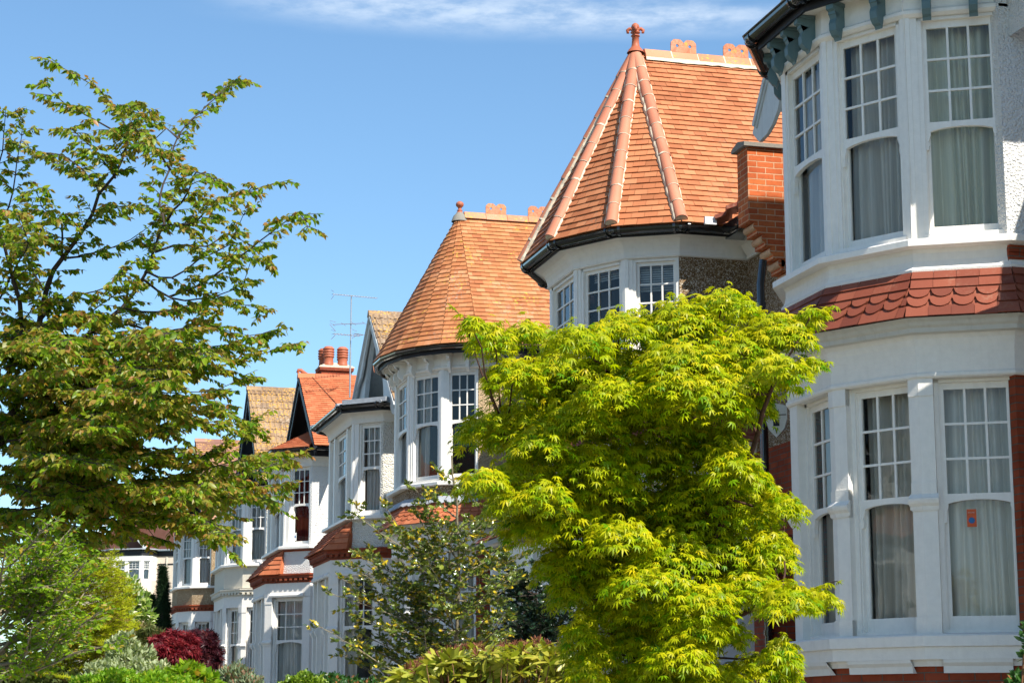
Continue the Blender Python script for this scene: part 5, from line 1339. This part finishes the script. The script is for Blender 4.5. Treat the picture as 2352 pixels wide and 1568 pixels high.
# ---- generic leafy masses
def mass(name,label,cat,lobes,d,tm,mat,n,size,wood='twig',tint=.1,up=.6,outw=.7,jit=.4,shellr=(.55,1.0),stems=12,tiprnd=True,dz=1.0,group=None,crown='foliage',extra=None):
    """lobes: (x,y,rx,ry) in photo units; each lobe is a lumpy ellipsoid"""
    x0,y0=lobes[0][0],lobes[0][1]; base=gbase(x0,y0,d); T=thing(name,label,cat,base,group)
    P=[];A=[];Nn=[];S=[];TT=[]; w=MB(); tot=sum(l[2]*l[3] for l in lobes)
    for (x,y,rx,ry) in lobes:
        dd=d+random.uniform(-.3,.3)*dz; c=at(x,y,dd); k=dd/4593; RX,RZ=rx*k,ry*k; ph=[random.uniform(0,6) for _ in range(6)]
        for i in range(max(8,int(n*rx*ry/tot))):
            v=rv().normalized(); 
            if v.z<-.45: v.z=-v.z
            lump=1+.20*math.sin(v.x*5+ph[0])*math.sin(v.z*6+ph[1])+.14*math.sin(v.y*9+ph[2])*math.sin(v.x*8+ph[3])+random.gauss(0,.06)
            r=random.uniform(*shellr)**.5*lump
            p=c+Vector((v.x*RX*r,v.y*RX*.9*r*dz,v.z*RZ*r)); 
            P.append(tuple(p)); A.append(tuple(v*outw+Z*up*random.uniform(.3,1)+rv(jit))); Nn.append(tuple(v*.7+Z*.8+rv(jit))); S.append(size*random.uniform(.6,1.25)); TT.append(1.0 if random.random()<tint*(1 if r>.85 else .3) else 0.0)
        for i in range(max(2,int(stems*rx*ry/tot))):
            v=rv().normalized(); v.z=abs(v.z); e=c+Vector((v.x*RX*.95,v.y*RX*.9,v.z*RZ*.95)); b_=base+Vector((random.uniform(-.01,.01),random.uniform(-.01,.01),0))
            w.tube(smooth_line([b_,b_.lerp(e,.5)+rv(.04),e],.3),[.012]+[.006]*40 if False else .007,4,False)
    w.build('stems',wood,T); leafobj(crown,mat,T,tm,P,A,Nn,S,TT)
    if extra: extra(T,lobes,d)
    return T
# rhododendron whorls
b0=gbase(1120,1568,13); T=thing('rhododendron','rhododendron bush with long olive leaves and brown seed heads at the bottom of the view','shrub',b0)
P=[];A=[];Nn=[];S=[];TT=[];P2=[];A2=[];N2=[];S2=[]; w=MB()
def topy(x): 
    pts=[(900,1560),(940,1535),(1000,1512),(1050,1500),(1130,1488),(1180,1492),(1240,1480),(1290,1490),(1330,1520),(1350,1560)]
    for (a,ya),(b,yb) in zip(pts[:-1],pts[1:]):
        if a<=x<=b: return ya+(yb-ya)*(x-a)/(b-a)
    return 1560
for i in range(420):
    x=random.uniform(905,1345); dd=13+random.uniform(-.55,.5); y=topy(x)+random.uniform(6,150)**1.0
    if random.random()<.35: y=topy(x)+random.uniform(2,22)
    c=at(x,y,dd); ax=(Vector((random.gauss(0,.45),random.gauss(0,.45),1))).normalized(); u=ax.orthogonal().normalized(); v=ax.cross(u); nlv=random.randint(7,10)
    for k in range(nlv):
        a=2*PI*k/nlv+random.uniform(-.2,.2); dr=u*math.cos(a)+v*math.sin(a); el=random.uniform(-.75,.55)
        P.append(tuple(c-ax*.01*(k%3))); A.append(tuple(dr+ax*el)); Nn.append(tuple(ax*1-dr*el+rv(.12))); S.append(.115*random.uniform(.7,1.15)); TT.append(min(1,max(0,random.gauss(.25,.3))))
    w.tube([b0,b0.lerp(c,.6)-Z*.1,c-ax*.05,c],.003,4,False)
    if random.random()<.40:
        for k in range(16):
            P2.append(tuple(c+ax*.035)); A2.append(tuple(rv(.55)+ax*.9)); N2.append(tuple(rv())); S2.append(.055*random.uniform(.6,1.1))
w.build('stems','twig',T); leafobj('foliage',LM['rhodo'],T,t_long(),P,A,Nn,S,TT); leafobj('seed_heads',LM['seed'],T,tmpl([(-.04,0,0),(.04,0,0),(.05,.8,0),(0,1,.05),(-.05,.8,0)],[(0,1,2,3,4)]),P2,A2,N2,S2)
# ---- left lower trees
b0=gbase(-30,1568,12.5); T=thing('small_tree','bright green small-leaved tree at the lower left edge under the tall tree','tree',b0)
t=Tree(); L=t.limb([b0,at(-30,1568,12.5),at(10,1490,12.5),at(70,1440,12.5),at(110,1380,12.5)],.05,.012,.12,7)
br=[[(-30,1560),(60,1480),(120,1400),(150,1330),(200,1290)],[(-20,1530),(100,1500),(180,1440),(240,1400)],[(-30,1480),(20,1400),(60,1330),(80,1270)],[(-30,1420),(0,1340),(10,1270)],[(-20,1520),(60,1420),(110,1340),(130,1280)],[(20,1500),(120,1450),(180,1380),(210,1340)],[(-10,1560),(80,1540),(170,1500),(250,1480)],[(-30,1400),(40,1370),(90,1300)],[(-30,1350),(20,1300),(50,1260)],[(0,1480),(70,1460),(150,1420),(200,1410)]]
for i in range(34):
    x0=random.uniform(-40,80);y0=random.uniform(1330,1568); br.append([(x0,y0),(x0+60,y0-50),(x0+random.uniform(80,150),y0-random.uniform(60,140))])
for q in br:
    l_=t.limb(pxl(q,12.5,12.5+random.uniform(-.9,.6)),.012,.004,.1,5); t.twigs(l_,.05,.06,.22,.042,.026,sub=1,jit=.6,nup=.5,hang=.3,tintf=lambda p,f,tt:(.8 if random.random()<.10 else 0),droop=-.1)
t.build(T,t_ovate(.25),LM['green'],'bark_pale'); print('small',len(t.P))
b0=gbase(230,1568,25); T=thing('feathery_tree','yellow-green feathery tree with bare tan twigs below the tall tree','tree',b0)
t=Tree(); L=t.limb([b0,at(200,1568,25),at(190,1480,25),at(180,1400,25),at(190,1300,25)],.05,.012,.15,7)
for i in range(300):
    yy=random.uniform(1295,1568); xx=random.uniform(60,225); s_=random.choice((1,1,1,-1)); ln=random.uniform(60,150)
    xe=xx+s_*ln; xe=min(xe,292-(max(0,1370-yy))*.6) if s_>0 else xe; 
    q=[(xx,yy+20),((xx+xe)/2,yy),(xe,yy-random.uniform(-10,30))]; dE=25+random.uniform(-1.6,1.6)
    l_=t.limb(pxl(q,25,dE),.008,.002,.12,4); t.twigs(l_,.2,.12,.34,.06,.042,squash=.35,droop=.0,sub=0,rt=.003,tintf=lambda p,f,tt:(.9 if random.random()<.06 else 0),hang=0,nl=1)
t.build(T,t_star(),LM['feather'],'twig'); print('feather',len(t.P))
mass('flowering_shrub','white blossomed green shrub in front of the far cream house','shrub',[(300,1400,36,60),(322,1430,26,40),(285,1460,30,40),(278,1350,14,26)],44,t_ovate(.3),LM['white'],2600,.16,tint=.35)
def conifer(label,x,ytop,ybot,hw,d):
    b0=gbase(x,ybot,d); T=thing('conifer_tree',label,'tree',b0,'dark upright conifers before the far house'); k=d/4593; P=[];A=[];Nn=[];S=[]
    H=(ybot-ytop)
    for i in range(2600):
        f=random.random()**.8; r=hw*(.12+.88*f**.75)*(1+.18*math.sin(f*31)+random.gauss(0,.08)); a=random.uniform(0,2*PI); rr=r*random.uniform(.5,1)**.5
        p=at(x,ytop+H*f,d)+Vector((math.cos(a)*rr*k,math.sin(a)*rr*k,0)); P.append(tuple(p)); A.append((math.cos(a)*.4+random.gauss(0,.2),math.sin(a)*.4+random.gauss(0,.2),1)); Nn.append((math.cos(a),math.sin(a),random.gauss(0,.3))); S.append(.17*random.uniform(.6,1.2))
    w=MB(); w.tube([b0,at(x,ytop+20,d)],.06,6); w.build('trunk','bark',T); leafobj('crown',LM['yew'],T,t_star(7),P,A,Nn,S)
conifer('taller dark conifer beside the tan pebbledash bay',374,1300,1500,19,62)
conifer('shorter dark conifer left of the taller one, against the cream wall',348,1368,1480,14,62)
mass('shrub','olive brown needle-like shrub behind the red maple','shrub',[(330,1480,60,42),(290,1490,45,40),(250,1500,40,35)],40,t_star(),LM['olive'],3000,.12,tint=.2)
mass('red_maple','crimson-leaved low maple in a front garden','tree',[(400,1500,52,30),(425,1475,30,20),(372,1475,26,15),(395,1530,45,25),(365,1505,22,14),(432,1510,22,25),(400,1465,25,12)],30,t_palm(7,.3),LM['red'],3400,.13,'bark',tint=.2,up=-.1,jit=.35)
mass('purple_maple','dark purple maple in shade right of the crimson one','tree',[(450,1490,45,40),(470,1520,40,50),(430,1540,45,40),(480,1480,20,30)],34,t_palm(7,.3),LM['purple'],2600,.14,'bark',up=-.1)
mass('variegated_shrub','grey-green variegated shrub at the lower left','shrub',[(300,1530,55,45),(270,1500,25,32),(340,1560,55,40),(240,1560,50,38),(290,1480,22,24)],22,t_ovate(.26),LM['grey'],5200,.062,up=.8)
mass('hedge','bright yellow-green hedge along the bottom left','hedge',[(270,1585,80,42),(350,1590,70,38),(200,1590,50,35),(410,1592,50,34)],17,t_ovate(.28),LM['bright'],7000,.046,tint=.2)
mass('shrub','broad-leaved green shrub with a reddish bud stem in front of the purple maple','shrub',[(430,1560,50,30),(465,1575,35,30),(400,1580,40,30)],20,t_ovate(.34),LM['green'],900,.085,tint=.1)
mass('lavender_shrub','silvery upright shrub before the white ground floor windows','shrub',[(535,1575,42,42),(570,1590,35,36),(505,1590,30,36)],24,t_long(),LM['lav'],3200,.07,up=1.3,tint=.25)
mass('box_hedge','pale green clipped box hedge in front of the third bay','hedge',[(690,1585,42,36),(720,1595,40,34),(660,1595,30,28)],24,t_ovate(.35),LM['box'],3800,.045)
mass('dark_hedge','dark green hedge right of the pale box hedge','hedge',[(770,1590,60,36),(740,1585,40,32),(830,1600,50,36)],25,t_ovate(.35),LM['dkgreen'],3600,.06,tint=.06)
mass('holly_shrub','low glossy shrub with some red leaves beneath the open holly','shrub',[(800,1595,50,28),(850,1600,50,32)],22,t_holly(),LM['dkgreen'],1500,.06,tint=.2)
mass('climber','leafy dark green sprig entering at the lower right edge','plant',[(2372,1480,24,38),(2362,1450,12,18),(2392,1530,30,40),(2362,1510,14,14)],13.5,t_ovate(.3),LM['dkgreen'],380,.05,tint=.0)
mass('shrub','dark shrub under the brickwork at the bottom right corner','shrub',[(2350,1590,40,45),(2385,1575,30,45)],13.8,t_ovate(.3),LM['dkgreen'],700,.05,tint=.05)
mass('far_shrub','dense green shrub low behind the street tree','shrub',[(60,1600,120,60),(-20,1560,60,60),(180,1610,90,50)],24,t_ovate(.3),LM['olive'],3600,.12)

# ------------------------------------------------------------------ ground, pavement, road
def sheet(name,mat,x0,x1,y0,y1,dz,nx,ny):
    m=MB(); rows=[]
    for j in range(ny+1):
        y=y0+(y1-y0)*j/ny
        rows.append([Vector((x0+(x1-x0)*i/nx,y,gz(x0+(x1-x0)*i/nx,min(y,160))+dz)) for i in range(nx+1)])
    m.grid(rows,smooth=False); o=m.build(name,mat,None); o['kind']='structure'; return o
m=MB(); xs=[-400,-200,-60,-20,-8,-2,1.9,2.0,2.3,3,4,4.6,5.4,6.2,7,7.7,9,12,20,60,200,400]; ys=[-100,-40,-10]+[3*k for k in range(0,60)]+[250,400,900]
rows=[[Vector((x,y,gz(x,min(y,170))-.02)) for x in xs] for y in ys]; m.grid(rows,smooth=False); o=m.build('ground','soil',None); o['kind']='structure'
m=MB(); rows=[[Vector((x,y,gz(0,min(y,170))+.0)) for x in (-8.0,-.6)] for y in ys]; m.grid(rows,smooth=False); o=m.build('road','asphalt',None); o['kind']='structure'
m=MB(); rows=[[Vector((x,y,gz(0,min(y,170))+z)) for x,z in ((-.59,.0),(-.59,.125),(2.2,.13),(2.2,.0))] for y in ys]; m.grid(rows,smooth=False); o=m.build('pavement','paving',None); o['kind']='structure'
m=MB(); rows=[[Vector((x,y,gz(x,min(y,170))+.005)) for x in (5.2,6.2,7,7.7,8.6,9.8)] for y in ys[2:]]; m.grid(rows,smooth=False); o=m.build('path','paving',None); o['kind']='structure'  # unseen paving strip, added to bounce warm light onto the house fronts
# ------------------------------------------------------------------ world, sun, camera
SUN_EL=math.radians(47); sv=Vector((.40*math.cos(SUN_EL),-.917*math.cos(SUN_EL),math.sin(SUN_EL)))
w=bpy.data.worlds.new('World'); scn.world=w; w.use_nodes=True; nt=w.node_tree; nt.nodes.clear()
out=nt.nodes.new('ShaderNodeOutputWorld'); bg=nt.nodes.new('ShaderNodeBackground'); nt.links.new(bg.outputs[0],out.inputs[0])
sky=nt.nodes.new('ShaderNodeTexSky'); sky.sky_type='NISHITA'; sky.sun_disc=False; sky.sun_elevation=SUN_EL
sky.sun_rotation=math.atan2(sv.x,sv.y); sky.air_density=1.0; sky.dust_density=.3; sky.ozone_density=3.0; sky.altitude=50
tc=nt.nodes.new('ShaderNodeTexCoord')
# high wispy contrail, laid out by compass direction and elevation
sep=nt.nodes.new('ShaderNodeSeparateXYZ'); nt.links.new(tc.outputs['Generated'],sep.inputs[0])
def math_(op,a,b=None):
    n=nt.nodes.new('ShaderNodeMath'); n.operation=op
    for i,v in ((0,a),(1,b)):
        if v is None: continue
        if isinstance(v,(int,float)): n.inputs[i].default_value=v
        else: nt.links.new(v,n.inputs[i])
    return n.outputs[0]
az=math_('ARCTAN2',sep.outputs[0],sep.outputs[1]); el=math_('ARCSINE',sep.outputs[2])
comb=nt.nodes.new('ShaderNodeCombineXYZ'); nt.links.new(az,comb.inputs[0]); nt.links.new(el,comb.inputs[1])
mp=nt.nodes.new('ShaderNodeMapping'); mp.inputs['Scale'].default_value=(34,110,1); nt.links.new(comb.outputs[0],mp.inputs[0])
nn=nt.nodes.new('ShaderNodeTexNoise'); nn.inputs['Scale'].default_value=1.1; nn.inputs['Detail'].default_value=7; nn.inputs['Roughness'].default_value=.62; nt.links.new(mp.outputs[0],nn.inputs['Vector'])
mp2=nt.nodes.new('ShaderNodeMapping'); mp2.inputs['Scale'].default_value=(6,10,1); nt.links.new(comb.outputs[0],mp2.inputs[0])
n2=nt.nodes.new('ShaderNodeTexNoise'); n2.inputs['Scale'].default_value=1.; n2.inputs['Detail'].default_value=3; nt.links.new(mp2.outputs[0],n2.inputs['Vector'])
# band centre elevation drifts a little with azimuth
AZ0=math.radians(15.5); EL0=math.radians(20.05)
da=math_('SUBTRACT',az,AZ0)
cen=math_('ADD',EL0,math_('MULTIPLY',da,-.035))
wd=math_('ADD',.0070,math_('MULTIPLY',math_('SUBTRACT',n2.outputs[0],.5),.006))
dist=math_('ABSOLUTE',math_('SUBTRACT',math_('SUBTRACT',el,cen),math_('MULTIPLY',math_('SUBTRACT',nn.outputs[0],.5),.006)))
def sstep(v,lo,hi,o0,o1):
    n=nt.nodes.new('ShaderNodeMapRange'); n.interpolation_type='SMOOTHSTEP'; n.inputs[1].default_value=lo; n.inputs[2].default_value=hi; n.inputs[3].default_value=o0; n.inputs[4].default_value=o1; nt.links.new(v,n.inputs[0]); return n.outputs[0]
prof=sstep(math_('DIVIDE',dist,wd),.0,2.1,1,0)
azm=math_('MULTIPLY',sstep(az,math.radians(4.6),math.radians(11.0),0,1),sstep(az,math.radians(20.),math.radians(25),1,.35))
wis=sstep(nn.outputs[0],.3,.68,.25,1)
fac=math_('MULTIPLY',math_('MULTIPLY',prof,azm),math_('MULTIPLY',wis,.55))
wb=nt.nodes.new('ShaderNodeMix'); wb.data_type='RGBA'; wb.blend_type='MULTIPLY'; wb.inputs[0].default_value=1; nt.links.new(sky.outputs[0],wb.inputs[6]); wb.inputs[7].default_value=(.84,1.0,1.03,1)
mx=nt.nodes.new('ShaderNodeMix'); mx.data_type='RGBA'; nt.links.new(fac,mx.inputs[0]); nt.links.new(wb.outputs[2],mx.inputs[6]); mx.inputs[7].default_value=(5.6,6.2,6.8,1)
nt.links.new(mx.outputs[2],bg.inputs[0]); bg.inputs[1].default_value=.105
sl=bpy.data.lights.new('sun','SUN'); sl.energy=5.0; sl.angle=math.radians(.53); sl.color=(1,.95,.87)
so=bpy.data.objects.new('sun',sl); COL.objects.link(so); so.rotation_euler=sv.to_track_quat('Z','Y').to_euler()
cam=bpy.data.cameras.new('camera'); co=bpy.data.objects.new('camera',cam); COL.objects.link(co)
cam.sensor_width=36; cam.lens=F/1024*36; cam.clip_end=3000; cam.clip_start=.1
co.location=(0,0,0); co.rotation_euler=(PI/2+PIT,0,-YAW)
scn.camera=co
scn.view_settings.view_transform='Standard'; scn.view_settings.look='None'; scn.view_settings.exposure=.80; scn.view_settings.gamma=1
try:
    scn.cycles.max_bounces=8; scn.cycles.transparent_max_bounces=16
except Exception: pass
